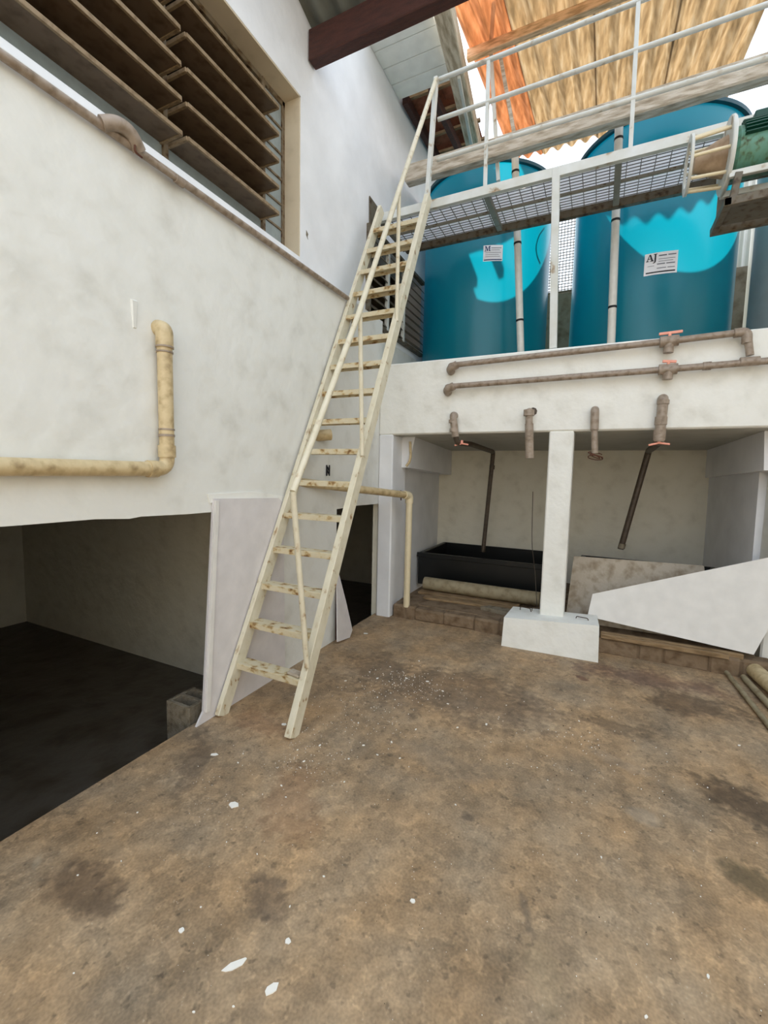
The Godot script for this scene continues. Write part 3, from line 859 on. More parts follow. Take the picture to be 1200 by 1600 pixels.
func build_tanks() -> void:
	var t := tank_at(Vector3(-1.412, DECK, -5.66), "teal fibreglass water tank nearest the ladder, behind the walkway", M.tank_teal, M.tank_rim)
	sticker(t, 0.342, 1.428, 0.205, 0.165, 0.0, [[-0.46, 0.46, -0.44, -0.38, "ink_blue"], [-0.10, 0.42, 0.30, 0.34, "ink_grey"], [-0.10, 0.34, 0.18, 0.205, "ink_grey"], [-0.40, 0.40, 0.02, 0.045, "ink_grey"], [-0.40, 0.30, -0.10, -0.075, "ink_grey"], [-0.40, 0.36, -0.22, -0.195, "ink_grey"]], "M", M.ink_blue)
	t = tank_at(Vector3(0.355, DECK, -5.64), "large teal fibreglass water tank in the middle, behind the motor", M.tank_teal, M.tank_rim)
	sticker(t, 0.065, 1.019, 0.265, 0.195, 0.0, [[-0.08, 0.16, 0.31, 0.37, "ink_grey"], [0.20, 0.44, 0.32, 0.37, "ink_grey"], [-0.08, 0.42, 0.17, 0.195, "ink_grey"], [-0.08, 0.36, 0.07, 0.095, "ink_grey"], [-0.12, 0.12, -0.06, -0.01, "ink_grey"], [0.16, 0.42, -0.06, -0.01, "ink_grey"], [-0.40, -0.20, -0.10, -0.08, "ink_grey"], [-0.12, 0.16, -0.24, -0.205, "ink_grey"], [0.20, 0.42, -0.24, -0.205, "ink_grey"], [-0.44, 0.44, -0.42, -0.36, "ink_black"]], "AJ", M.ink_black)
	t = tank_at(Vector3(1.96, DECK, -5.56), "silver grey water tank at the right edge of the platform", M.tank_grey, M.tank_grey)
	# overflow pipes standing in front of the tanks
	for a in [[Vector3(-0.948, 4.716, -4.830), Vector3(-0.799, 2.763, -4.830), "white plastic pipe standing against the tank nearest the ladder"], [Vector3(-0.016, 4.764, -4.830), Vector3(0.037, 2.754, -4.830), "white plastic pipe standing against the middle tank"]]:
		var top: Vector3 = a[0]
		var foot: Vector3 = a[1]
		foot = foot + (foot - top).normalized() * ((foot.y - DECK) / (top.y - foot.y) * (top - foot).length())
		var p := thing("overflow_pipe", a[2], "pipe", foot)
		part("tube", sh().tube([Vector3.ZERO, top - foot], 0.036, 16), M.white_pipe, p)
		for f in [0.28, 0.62, 0.93]:
			var c: Vector3 = (top - foot) * f
			part("strap", sh().tube([c, c + (top - foot).normalized() * 0.02], 0.039, 16), M.black_rubber, p)
	# thin black cable looping beside the first tank
	one("loose_cable", sh().tube(bend([Vector3(-0.711, 4.268, -5.422), Vector3(-0.750, 4.163, -5.328), Vector3(-0.771, 4.021, -5.287), Vector3(-0.757, 3.929, -5.314), Vector3(-0.727, 3.875, -5.378)], 0.08, 6), 0.008, 6), M.black_rubber, "thin black cable hanging in a loop beside the first tank", "cable")

# ---------------------------------------------------------------- walkway and railing
func build_walkway() -> void:
	var zn := -4.0
	var zf := -4.70
	var y0 := 3.925
	var y1 := 4.0
	var xs := -2.06
	var xe := 3.0
	var w := thing("walkway", "grey steel walkway with open mesh grating in front of the tanks", "walkway", Vector3(0, y0, zn))
	var O := Vector3(0, y0, zn)
	var loc := func(v: Vector3) -> Vector3: return v - O
	var lb := func(lo: Vector3, hi: Vector3, b := 0.003) -> Shape: return sh().box(lo - O, hi - O, b)
	var ch := sh()   # channel: web towards the yard, two flanges
	ch.box(Vector3(xs, y0, zn - 0.006) - O, Vector3(xe, y1, zn) - O, 0.001)
	ch.box(Vector3(xs, y1 - 0.006, zn - 0.045) - O, Vector3(xe, y1, zn - 0.006) - O, 0.001)
	ch.box(Vector3(xs, y0, zn - 0.045) - O, Vector3(xe, y0 + 0.006, zn - 0.006) - O, 0.001)
	part("edge_channel", ch, M.white_steel, w)
	part("edge_channel", lb.call(Vector3(xs, y0, zf), Vector3(xe, y1 - 0.005, zf + 0.05)), M.dull_steel, w)
	part("middle_bar", lb.call(Vector3(xs, y1 - 0.05, (zn + zf) * 0.5 - 0.008), Vector3(xe, y1 - 0.022, (zn + zf) * 0.5 + 0.008)), M.grey_steel, w)
	var xm := [xs, -1.03, 0.0, 1.03, 2.06, xe]
	for i in xm.size():
		part("cross_member", lb.call(Vector3(xm[i] - 0.025, y0 + 0.006, zf + 0.05), Vector3(xm[i] + 0.025, y1 - 0.022, zn - 0.045)), M.grey_steel, w)
	for i in xm.size() - 1:
		var g := sh()
		var a: float = xm[i] + 0.01
		var b: float = xm[i + 1] - 0.01
		for k in 15:
			var z: float = lerpf(zn - 0.05, zf + 0.055, k / 14.0)
			g.box(Vector3(a, y1 - 0.006, z - 0.002) - O, Vector3(b, y1 + 0.0, z + 0.002) - O, 0.0)
		for k in 10:
			var x: float = lerpf(a, b, (k + 0.5) / 10.0)
			g.box(Vector3(x - 0.003, y1 - 0.012, zf + 0.05) - O, Vector3(x + 0.003, y1 - 0.006, zn - 0.05) - O, 0.0)
		part("grating", g, M.grating_steel, w)
		var ds := sh()
		ds.flat([Vector3(a - 0.005, y1 + 0.002, zf + 0.02) - O, Vector3(b + 0.005, y1 + 0.002, zf + 0.02) - O, Vector3(b + 0.005, y1 + 0.002, zn - 0.05) - O, Vector3(a - 0.005, y1 + 0.002, zn - 0.05) - O], Vector3(0, -1, 0))
		part("deck_sheet", ds, M.deck_sheet, w, "thin white translucent sheet on the grating")
	part("support_post", sh().bar(Vector3(-0.454, 3.992, -4.020) - O, Vector3(-0.410, 2.581, -4.090) - O, 0.06, 0.05), M.white_steel, w)
	one("gusset_plate", sh().slab([Vector3(-2.195, 4.215, -4.040), Vector3(-2.195, 4.199, -4.252), Vector3(-2.195, 4.033, -4.143), Vector3(-2.195, 3.921, -4.051)], Vector3(0.008, 0, 0)), M.dull_steel, "dark triangular steel plate on the wall at the ladder top", "plate")
	# railing along the yard side
	var r := thing("railing", "pale steel railing with three rails along the walkway", "railing", Vector3(0, y1, zn))
	var Q := Vector3(0, y1, zn - 0.02)
	for y in [5.02, 4.685, 4.345]:
		part("rail", sh().tube([Vector3(-1.49, y, zn - 0.02) - Q, Vector3(xe, y + 0.01, zn - 0.02) - Q], 0.019, 10), M.white_steel, r)
	for x in [-1.035, 0.075, 1.19, 2.3]:
		part("post", sh().bar(Vector3(x, y1, zn - 0.02) - Q, Vector3(x - 0.012, 5.02, zn - 0.02) - Q, 0.03, 0.03), M.white_steel, r)
	r.position = Q
	# old timber across the tanks
	var tz := -4.60
	one("cross_timber", sh().bar(Vector3(-2.041, 4.676, -4.600), Vector3(3.15, 4.69, tz), 0.175, 0.12, Vector3.UP, 0.012), M.old_timber, "long weathered timber spanning above the tanks", "timber")
	build_motor()

func build_motor() -> void:
	var c := Vector3(0.637, 3.613, -3.740)
	var m := thing("motor_pump", "weathered green electric motor with white flange on a bracket under the walkway rail", "motor", c)
	var ax := Vector3(1, 0.0, 0.0)
	part("flange", sh().lathe(Vector3.ZERO, [Vector2(0, -0.012), Vector2(0.215, -0.012), Vector2(0.22, -0.006), Vector2(0.22, 0.006), Vector2(0.215, 0.012), Vector2(0, 0.012)], 40, ax), M.white_steel, m)
	var ring := sh().lathe(Vector3(-0.21, 0, 0), [Vector2(0.13, -0.008), Vector2(0.175, -0.008), Vector2(0.175, 0.008), Vector2(0.13, 0.008), Vector2(0.13, -0.008)], 40, ax)
	part("cage_ring", ring, M.white_steel, m)
	for k in 8:
		var a := TAU * k / 8.0 + 0.2
		var o := Vector3(0, cos(a), sin(a)) * 0.155
		part("cage_rod", sh().tube([Vector3(-0.21, 0, 0) + o, Vector3(-0.012, 0, 0) + o * 1.1], 0.011, 8), M.pale_pvc, m)
	part("impeller_hub", sh().lathe(Vector3(-0.19, 0, 0), [Vector2(0, 0), Vector2(0.05, 0.01), Vector2(0.10, 0.12), Vector2(0.12, 0.18), Vector2(0, 0.18)], 28, ax), M.tan_ply, m)
	var body := part("motor_body", sh().lathe(Vector3(0.012, 0, 0), [Vector2(0, 0), Vector2(0.13, 0.0), Vector2(0.15, 0.03), Vector2(0.15, 0.30), Vector2(0.13, 0.33), Vector2(0.13, 0.42), Vector2(0.10, 0.45), Vector2(0, 0.45)], 40, ax), M.motor_green, m)
	for k in 9:
		var a := 0.15 + k * 0.16
		var o := Vector3(0, sin(a), cos(a))
		part("cooling_fin", sh().block(Vector3(0.19, 0, 0) + o * 0.162, Vector3(0.13, 0, 0), o * 0.014, Vector3(0, cos(a), -sin(a)) * 0.004, 0.001), M.motor_dark, body)
	part("terminal_box", sh().box(Vector3(0.12, 0.13, -0.06), Vector3(0.26, 0.21, 0.06), 0.006), M.motor_dark, body)
	var b := sh()
	b.box(Vector3(0.0, -0.20, -0.13), Vector3(0.75, -0.16, -0.10), 0.003)
	b.box(Vector3(0.0, -0.20, 0.10), Vector3(0.75, -0.16, 0.13), 0.003)
	part("mounting_rail", b, M.white_steel, m)
	var f := sh()
	f.bar(Vector3(-0.02, -0.36, 0.14), Vector3(0.85, -0.33, 0.14), 0.05, 0.04, Vector3.UP)
	f.bar(Vector3(-0.02, -0.36, -0.225), Vector3(0.85, -0.33, -0.225), 0.05, 0.04, Vector3.UP)
	f.bar(Vector3(0.0, -0.36, -0.24), Vector3(0.0, -0.36, 0.16), 0.05, 0.04, Vector3.UP)
	for x in [0.03, 0.30, 0.62]:
		for z in [0.12, -0.12]:
			f.bar(Vector3(x, -0.34, z), Vector3(x + 0.02, -0.18, z), 0.04, 0.035, Vector3.RIGHT)
	part("bracket_frame", f, M.dull_steel, m)
	part("shelf_plate", sh().box(Vector3(0.0, -0.352, -0.17), Vector3(0.85, -0.34, 0.12), 0.002), M.dull_steel, m)
	for x in [0.03, 0.70]:
		part("hanger_strap", sh().bar(Vector3(x, -0.34, -0.252), Vector3(x, 0.30, -0.252), 0.04, 0.01, Vector3.RIGHT), M.grey_steel, m)

# ---------------------------------------------------------------- ladder
func build_ladder() -> void:
	var zl := func(y: float) -> float: return -1.895 - 0.508 * y
	var L := thing("ladder_stair", "steep cream steel ladder stair with rusty treads rising to the walkway", "ladder", Vector3(-1.72, 0, -1.9))
	var O := L.position
	var xl := func(y: float) -> float: return -1.985 - 0.012 * y / 4.0
	var xr := func(y: float) -> float: return -1.470 - 0.052 * y / 3.9
	var sd := Vector3.RIGHT
	part("stringer", sh().bar(Vector3(xl.call(0), 0.0, zl.call(0.0) + 0.02) - O, Vector3(xl.call(4), 3.98, zl.call(3.98)) - O, 0.035, 0.085, sd), M.cream_steel, L)
	part("stringer", sh().bar(Vector3(xr.call(0), 0.0, zl.call(0.0)) - O, Vector3(xr.call(3.95), 3.98, zl.call(3.98)) - O, 0.045, 0.085, sd), M.cream_steel, L)
	for k in 16:
		var y := 0.285 + 0.2285 * k
		var z: float = zl.call(y)
		var a := Vector3(xl.call(y) + 0.016, y, z)
		var b := Vector3(xr.call(y) - 0.02, y, z)
		var tread := sh()
		tread.block((a + b) * 0.5 - O, (b - a) * 0.5, Vector3(0, 0.004, 0), Vector3(0, 0, 0.048), 0.001)
		tread.block((a + b) * 0.5 - O + Vector3(0, -0.016, 0.046), (b - a) * 0.5, Vector3(0, 0.018, 0), Vector3(0, 0, 0.003), 0.001)
		tread.block((a + b) * 0.5 - O + Vector3(0, -0.016, -0.046), (b - a) * 0.5, Vector3(0, 0.018, 0), Vector3(0, 0, 0.003), 0.001)
		part("tread", tread, M.tread_steel, L)
		if k < 13:
			part("bolt", sh().lathe(a - O + Vector3(0.0, -0.012, 0.03), [Vector2(0, 0), Vector2(0.013, 0), Vector2(0.013, 0.012), Vector2(0, 0.014)], 8, Vector3.RIGHT), M.dull_steel, L)
	# cement clot on the lowest tread and at the right foot
	part("cement_clot", sh().block(Vector3(xr.call(0.28) - 0.08, 0.297, zl.call(0.285)) - O, Vector3(0.05, 0, 0.008), Vector3(0, 0.009, 0), Vector3(0, 0, 0.032), 0.009), M.board_cement, L)
	# handrail over the right stringer, with struts down to it
	var hr := [Vector3(-1.475, 1.386, -1.912), Vector3(-1.480, 1.734, -2.130), Vector3(-1.490, 2.534, -2.619), Vector3(-1.505, 3.689, -3.263), Vector3(-1.520, 5.045, -4.026)]
	part("handrail", sh().tube([hr[0] - O, hr[1] - O, hr[2] - O, hr[3] - O, hr[4] - O], 0.019, 12), M.cream_steel, L)
	part("handrail_strut", sh().tube([hr[0] - O, Vector3(-1.460, 0.362, -2.028) - O], 0.017, 10), M.cream_steel, L)
	part("handrail_strut", sh().tube([Vector3(-1.490, 2.566, -2.644) - O, Vector3(-1.470, 1.611, -2.667) - O], 0.015, 10), M.cream_steel, L)
	part("handrail_strut", sh().tube([Vector3(-1.505, 3.673, -3.252) - O, Vector3(-1.490, 2.680, -3.228) - O], 0.015, 10), M.cream_steel, L)
	part("top_post", sh().bar(Vector3(xr.call(3.9), 3.85, zl.call(3.9) + 0.0) - O, hr[4] - O, 0.035, 0.05, sd), M.white_steel, L)

# ---------------------------------------------------------------- pipes on the left wall
func collar(s: Shape, p: Vector3, d: Vector3, r: float, l := 0.05) -> Shape:
	return s.tube([p - d.normalized() * l * 0.5, p + d.normalized() * l * 0.5], r, 16)

func collars(called: String, rings: Array, m: Material, parent: Node3D) -> void:   # rings of [centre, direction, radius, length]
	for k in rings:
		part(called, collar(sh(), k[0], k[1], k[2], k[3]), m, parent)

func build_wall_pipes() -> void:
	var r := 0.036
	var a := Vector3(-1.985, 1.493, -1.542)
	var up := Vector3(-1.985, 2.184, -1.572)
	up.z = a.z
	var far := Vector3(-1.985, a.y - 0.005, 0.9)
	var p := thing("waste_pipe", "beige plastic waste pipe bent up the white wall above the dark opening", "pipe", a)
	part("tube", sh().tube(bend([far - a, Vector3.ZERO, up - a + Vector3(0, -0.03, 0)], 0.06), r, 18), M.beige_pvc, p)
	part("elbow", sh().tube(bend([up - a + Vector3(0, -0.09, 0), up - a, up - a + Vector3(-0.045, 0.012, 0)], 0.05), r + 0.005, 18), M.beige_pvc, p)
	collars("collar", [[Vector3(0, 0, 0.085), Vector3(0, 0, 1), r + 0.006, 0.05], [Vector3(0, 0.09, 0), Vector3.UP, r + 0.006, 0.06]], M.beige_pvc, p)
	collars("joint_line", [[Vector3(0, 0.17, 0), Vector3.UP, r + 0.003, 0.012], [Vector3(0, 0.20, 0), Vector3.UP, r + 0.003, 0.008], [up - a + Vector3(0, -0.085, 0), Vector3.UP, r + 0.007, 0.008], [up - a + Vector3(0, -0.11, 0), Vector3.UP, r + 0.004, 0.008]], M.brown_pvc, p)
	# thin conduit on the ledge
	var q := thing("ledge_conduit", "thin brown conduit running along the ledge under the louvred window", "pipe", Vector3(-2.0, 2.94, -2.0))
	var O := q.position
	part("tube", sh().tube([Vector3(-2.0, 2.945, 0.9) - O, Vector3(-2.0, 2.965, -3.33) - O], 0.018, 12), M.brown_pvc, q)
	var u := Vector3(-1.990, 2.959, -1.319)
	part("union", sh().tube(bend([u + Vector3(-0.005, 0.0, 0.05) - O, u + Vector3(0.02, 0.03, 0) - O, Vector3(-1.970, 2.972, -1.385) + Vector3(0, 0.02, 0) - O, Vector3(-1.985, 2.948, -1.434) - O], 0.05), 0.03, 14), M.brown_pvc, q)
	part("branch", sh().tube([Vector3(-1.985, 2.947, -1.415) - O, Vector3(-1.985, 2.940, -1.655) - O], 0.013, 10), M.brown_pvc, q)
	part("end_cap", sh().tube([Vector3(-1.985, 2.941, -1.625) - O, Vector3(-1.985, 2.939, -1.674) - O], 0.02, 12), M.brown_pvc, q)
	part("clip", sh().tube(bend([Vector3(-1.970, 2.964, -1.406) - O, Vector3(-1.960, 2.914, -1.391) - O, Vector3(-1.970, 2.917, -1.435) - O], 0.03), 0.005, 6), M.rust_wire, q)
	# stub of pipe sticking out of the wall behind the ladder
	var sp := Vector3(-2.028, 1.776, -2.919)
	var st := thing("pipe_stub", "short open beige pipe stub sticking out of the wall behind the ladder", "pipe", sp)
	part("tube", sh().hollow(Vector3(-0.03, 0, 0), Vector3(-1.962, 1.794, -3.030) - sp, 0.045, 0.037, 22), M.beige_pvc, st)
	# drain pipe from the wall to the pillar and down
	var d0 := Vector3(-2.028, 1.414, -2.706)
	var d1 := Vector3(-1.706, 1.273, -4.100)
	var d2 := Vector3(d1.x, 0.12, d1.z)
	var dp := thing("drain_pipe", "beige drain pipe crossing behind the ladder and dropping beside the left pillar", "pipe", d0)
	part("tube", sh().tube([Vector3(-0.02, 0.0, 0.0), d1 - d0], 0.034, 16), M.beige_pvc, dp)
	part("downpipe", sh().tube([d1 - d0 + Vector3(0, 0.01, 0), d2 - d0], 0.033, 16), M.pale_pvc, dp)
	part("elbow", sh().tube(bend([d1 - d0 + (d0 - d1).normalized() * 0.09, d1 - d0, d1 - d0 + Vector3(0, -0.08, 0)], 0.05), 0.041, 16), M.pale_pvc, dp)
	part("wire_tie", sh().tube([d1 - d0 + Vector3(-0.07, 0.05, 0.06), d1 - d0 + Vector3(-0.065, -0.05, 0.06)], 0.006, 6), M.rust_wire, dp)

# ---------------------------------------------------------------- pipes on the platform
func build_platform_pipes() -> void:
	var zc := -3.965
	# upper supply line
	var a := Vector3(-1.284, 2.489, -3.965)
	var b := Vector3(0.418, 2.522, -3.965)
	var c := Vector3(0.881, 2.537, -3.965)
	var d := Vector3(0.909, 2.351, -3.965)
	var p := thing("supply_pipe", "upper brown plastic pipe along the platform edge with an elbow down", "pipe", a)
	part("tube", sh().tube(bend([Vector3(0, 0, -0.06), Vector3.ZERO, b - a, c - a, d - a + Vector3(0, 0.02, 0)], 0.04), 0.024, 14), M.brown_pvc, p)
	part("elbow", sh().tube(bend([Vector3(0, -0.045, -0.055), Vector3(0, -0.03, 0.0), Vector3(0.07, 0.003, 0)], 0.04), 0.036, 14), M.brown_pvc, p)
	part("valve_tee", collar(collar(sh(), b - a, c - b, 0.04, 0.12), b - a + Vector3(0, -0.04, 0.0), Vector3.UP, 0.034, 0.09), M.brown_pvc, p)
	part("valve_handle", sh().bar(b - a + Vector3(-0.07, 0.055, 0.01), b - a + Vector3(0.08, 0.06, 0.01), 0.02, 0.016, Vector3.UP).bar(b - a + Vector3(0, 0.0, 0.01), b - a + Vector3(0, 0.06, 0.01), 0.02, 0.02), M.pink_plastic, p)
	part("corner_elbow", sh().tube(bend([c - a + Vector3(-0.075, -0.003, 0), c - a, c - a + Vector3(0.003, -0.08, 0)], 0.04), 0.032, 14), M.brown_pvc, p)
	# lower supply line
	var e := Vector3(-1.308, 2.300, -3.965)
	var f := Vector3(0.424, 2.316, -3.965)
	var g := Vector3(2.9, f.y + 0.04, zc)
	p = thing("supply_pipe", "lower brown plastic pipe along the beam face below the parapet", "pipe", e)
	part("tube", sh().tube(bend([Vector3(0, 0, -0.06), Vector3.ZERO, f - e, g - e], 0.04), 0.024, 14), M.brown_pvc, p)
	part("elbow", sh().tube(bend([Vector3(0, -0.045, -0.055), Vector3(0, -0.03, 0.0), Vector3(0.07, 0.003, 0)], 0.04), 0.036, 14), M.brown_pvc, p)
	part("valve_tee", collar(collar(sh(), f - e, Vector3.RIGHT, 0.04, 0.12), f - e + Vector3(0, -0.03, 0.0), Vector3.UP, 0.034, 0.09), M.brown_pvc, p)
	part("valve_handle", sh().bar(f - e + Vector3(-0.04, 0.06, 0.01), f - e + Vector3(0.05, 0.05, 0.01), 0.02, 0.014, Vector3.UP).bar(f - e, f - e + Vector3(0, 0.06, 0.01), 0.02, 0.02), M.pink_plastic, p)
	collars("coupling", [[f - e + Vector3(0.24, 0.004, 0), Vector3.RIGHT, 0.03, 0.05], [d - e + Vector3(0, -0.02, 0), Vector3.RIGHT, 0.032, 0.11]], M.brown_pvc, p)
	# drop 1, running back under the beam and down into the black trough
	var q := Vector3(-1.239, 2.042, -3.970)
	p = thing("feed_pipe", "brown feed pipe dropping from the beam into the black trough", "pipe", q)
	var q1 := Vector3(-1.206, 1.808, -3.970)
	var q2 := Vector3(-1.173, 1.777, -5.450)
	var q3 := Vector3(-1.247, 0.532, -5.450)
	part("elbow", sh().tube(bend([Vector3(0, 0.0, -0.07), Vector3.ZERO, q1 - q + Vector3(0, 0.03, 0)], 0.04), 0.033, 14), M.brown_pvc, p)
	collars("collar", [[Vector3(0, -0.06, 0), Vector3.UP, 0.037, 0.03], [Vector3(0.01, -0.14, 0), Vector3.UP, 0.036, 0.03]], M.brown_pvc, p)
	part("tube", sh().tube(bend([q1 - q + Vector3(0, 0.04, 0), q1 - q + Vector3(0.01, -0.02, -0.02), Vector3(-1.161, 1.798, -4.350) - q, q2 - q, q3 - q], 0.05), 0.026, 12), M.dark_pipe, p)
	part("valve_handle", wing(Vector3(-1.158, 1.782, -4.020) - q, 0.065), M.pink_plastic, p)
	part("coupling", collar(sh(), Vector3(-1.180, 1.590, -5.450) - q, q2 - q3, 0.032, 0.05), M.dark_pipe, p)
	# drop 2 and 3: open stubs
	q = Vector3(-0.565, 2.049, -3.970)
	p = thing("outlet_stub", "brown open outlet pipe hanging beside the central pillar", "pipe", q)
	part("tube", sh().tube(bend([Vector3(0, 0, -0.07), Vector3.ZERO, Vector3(-0.552, 1.789, -3.970) - q], 0.03), 0.030, 14), M.brown_pvc, p)
	part("socket", sh().hollow(Vector3(-0.559, 1.941, -3.970) - q, Vector3(-0.540, 1.647, -3.970) - q, 0.035, 0.028, 16), M.brown_pvc, p)
	part("collar", collar(sh(), Vector3(0, -0.015, 0), Vector3.UP, 0.045, 0.05), M.brown_pvc, p)
	part("broken_render", sh().lathe(Vector3(0.024, 0.002, -0.060), [Vector2(0, 0.004), Vector2(0.03, 0.004), Vector2(0.036, 0.0)], 9, Vector3.BACK), M.dark_pipe, p)
	q = Vector3(-0.055, 2.039, -3.970)
	p = thing("outlet_stub", "brown outlet pipe with a rusty wire coil round its end", "pipe", q)
	part("tube", sh().tube(bend([Vector3(0, 0, -0.07), Vector3.ZERO, Vector3(-0.050, 1.876, -3.970) - q], 0.03), 0.032, 14), M.brown_pvc, p)
	part("tail", sh().tube([Vector3(-0.051, 1.886, -3.970) - q, Vector3(-0.035, 1.691, -3.970) - q], 0.025, 12), M.brown_pvc, p)
	var coil := []
	for k in 60:
		var an := k * 0.42
		coil.append(Vector3(-0.029, 1.670, -3.970) - q + Vector3(cos(an) * (0.045 + 0.012 * sin(an * 0.37)), 0.02 * sin(an * 0.9) + 0.0006 * k - 0.02, sin(an) * 0.04))
	part("wire_coil", sh().tube(coil, 0.004, 5), M.rust_wire, p)
	# drop 4
	q = Vector3(0.410, 2.105, -3.970)
	p = thing("feed_pipe", "dark feed pipe slanting down from the beam above the cement board", "pipe", q)
	var r1 := Vector3(0.403, 1.778, -3.970)
	part("elbow", sh().tube(bend([Vector3(0, 0, -0.07), Vector3.ZERO, r1 - q], 0.04), 0.036, 14), M.brown_pvc, p)
	collars("collar", [[Vector3(0, -0.03, 0), Vector3.UP, 0.042, 0.03], [Vector3(-0.005, -0.17, 0), Vector3.UP, 0.042, 0.06], [r1 - q + Vector3(0, 0.05, 0), Vector3.UP, 0.042, 0.08]], M.brown_pvc, p)
	part("tube", sh().tube(bend([r1 - q, Vector3(0.402, 1.759, -4.300) - q, Vector3(0.445, 1.775, -5.200) - q, Vector3(0.256, 0.747, -5.200) - q], 0.05), 0.03, 12), M.dark_pipe, p)
	part("valve_handle", wing(Vector3(0.402, 1.768, -3.960) - q, 0.07), M.pink_plastic, p)
	part("end_ring", collar(sh(), Vector3(0.266, 0.782, -5.200) - q, Vector3(0.445, 1.775, -5.200) - Vector3(0.256, 0.747, -5.200), 0.034, 0.05), M.raw_block, p)

func wing(c: Vector3, l: float) -> Shape:
	return sh().bar(c, c + Vector3(l, -0.012, 0.02), 0.014, 0.016, Vector3.UP).bar(c, c + Vector3(-l, -0.018, 0.02), 0.014, 0.016, Vector3.UP).bar(c + Vector3(0, 0.03, 0), c + Vector3(0, -0.006, 0.004), 0.02, 0.02)

# ---------------------------------------------------------------- things in the recess
func trough(label: String, x0: float, x1: float, z0: float, z1: float, y0: float, y1: float) -> void:
	var t := thing("water_trough", label, "trough", Vector3((x0 + x1) / 2, y0, (z0 + z1) / 2))
	var hx := (x1 - x0) / 2
	var hz := (z0 - z1) / 2
	var h := y1 - y0
	var s := sh()
	s.box(Vector3(-hx, 0, hz - 0.05), Vector3(hx, h, hz), 0.008)
	s.box(Vector3(-hx, 0, -hz), Vector3(hx, h, -hz + 0.04), 0.008)
	s.box(Vector3(-hx, 0, -hz + 0.04), Vector3(-hx + 0.05, h, hz - 0.05), 0.008)
	s.box(Vector3(hx - 0.05, 0, -hz + 0.04), Vector3(hx, h, hz - 0.05), 0.008)
	part("walls", s, M.black_plastic, t)
	part("bottom", sh().box(Vector3(-hx + 0.05, 0.01, -hz + 0.04), Vector3(hx - 0.05, 0.04, hz - 0.05), 0.0), M.black_plastic, t)
	part("lip", sh().box(Vector3(-hx - 0.012, h - 0.05, hz), Vector3(hx + 0.012, h + 0.004, hz + 0.012), 0.005), M.black_plastic, t)

func build_recess_contents() -> void:
	trough("black open water trough in the left bay behind the tan tube", -1.955, -0.45, -5.03, -6.02, 0.125, 0.52)
	trough("black trough in the right bay hidden behind the leaning cement board", -0.12, 1.08, -4.92, -5.22, 0.125, 0.645)
	var t := thing("cardboard_tube", "thick tan tube lying on planks in front of the black trough", "tube", Vector3(-1.742, 0.234, -4.720) * Vector3(1, 0, 1))
	var y := 0.125 + 0.03 + 0.075
	part("tube", sh().hollow(Vector3(0, y, 0), Vector3(-0.468, 0.333, -4.720) * Vector3(1, 0, 1) - t.position + Vector3(0, y, 0.02), 0.072, 0.06, 26), M.roll_tan, t)
	one("plank", sh().box(Vector3(-1.78, 0.126, -4.78), Vector3(-0.66, 0.152, -4.60), 0.003), M.plank_wood, "worn plank lying under the tan tube", "plank")
	var pl := one("plank", sh().block(Vector3(-1.15, 0.1395, -4.50), Vector3(0.50, 0, -0.03), Vector3(0, 0.0125, 0), Vector3(0.004, 0, 0.055), 0.003), M.plank_wood, "narrow plank on the recess floor nearest the kerb", "plank")
	one("broken_slab", sh().slab([Vector3(-1.0, 0.126, -4.36), Vector3(-0.74, 0.126, -4.30), Vector3(-0.47, 0.126, -4.36), Vector3(-0.50, 0.126, -4.50), Vector3(-0.62, 0.126, -4.42), Vector3(-0.92, 0.126, -4.43)], Vector3(0, 0.04, 0)), M.raw_block, "broken cement slab lying beside the plinth in the left bay", "slab")
	# thin cable hanging beside the central pillar
	one("hanging_cable", sh().tube(bend([Vector3(-0.579, 1.340, -4.600), Vector3(-0.565, 0.810, -4.600), Vector3(-0.521, 0.552, -4.600), Vector3(-0.487, 0.350, -4.500), Vector3(-0.448, 0.184, -4.350)], 0.2, 6), 0.0035, 6), M.dark_pipe, "thin cable hanging down beside the central pillar", "cable")
	one("corner_cable", sh().tube(bend([Vector3(-1.773, 1.822, -4.240), Vector3(-1.761, 1.677, -4.240), Vector3(-1.774, 1.611, -4.240), Vector3(-1.809, 1.571, -4.240)], 0.05, 5), 0.014, 8), M.beige_pvc, "short beige hose end at the top corner of the left bay", "hose")

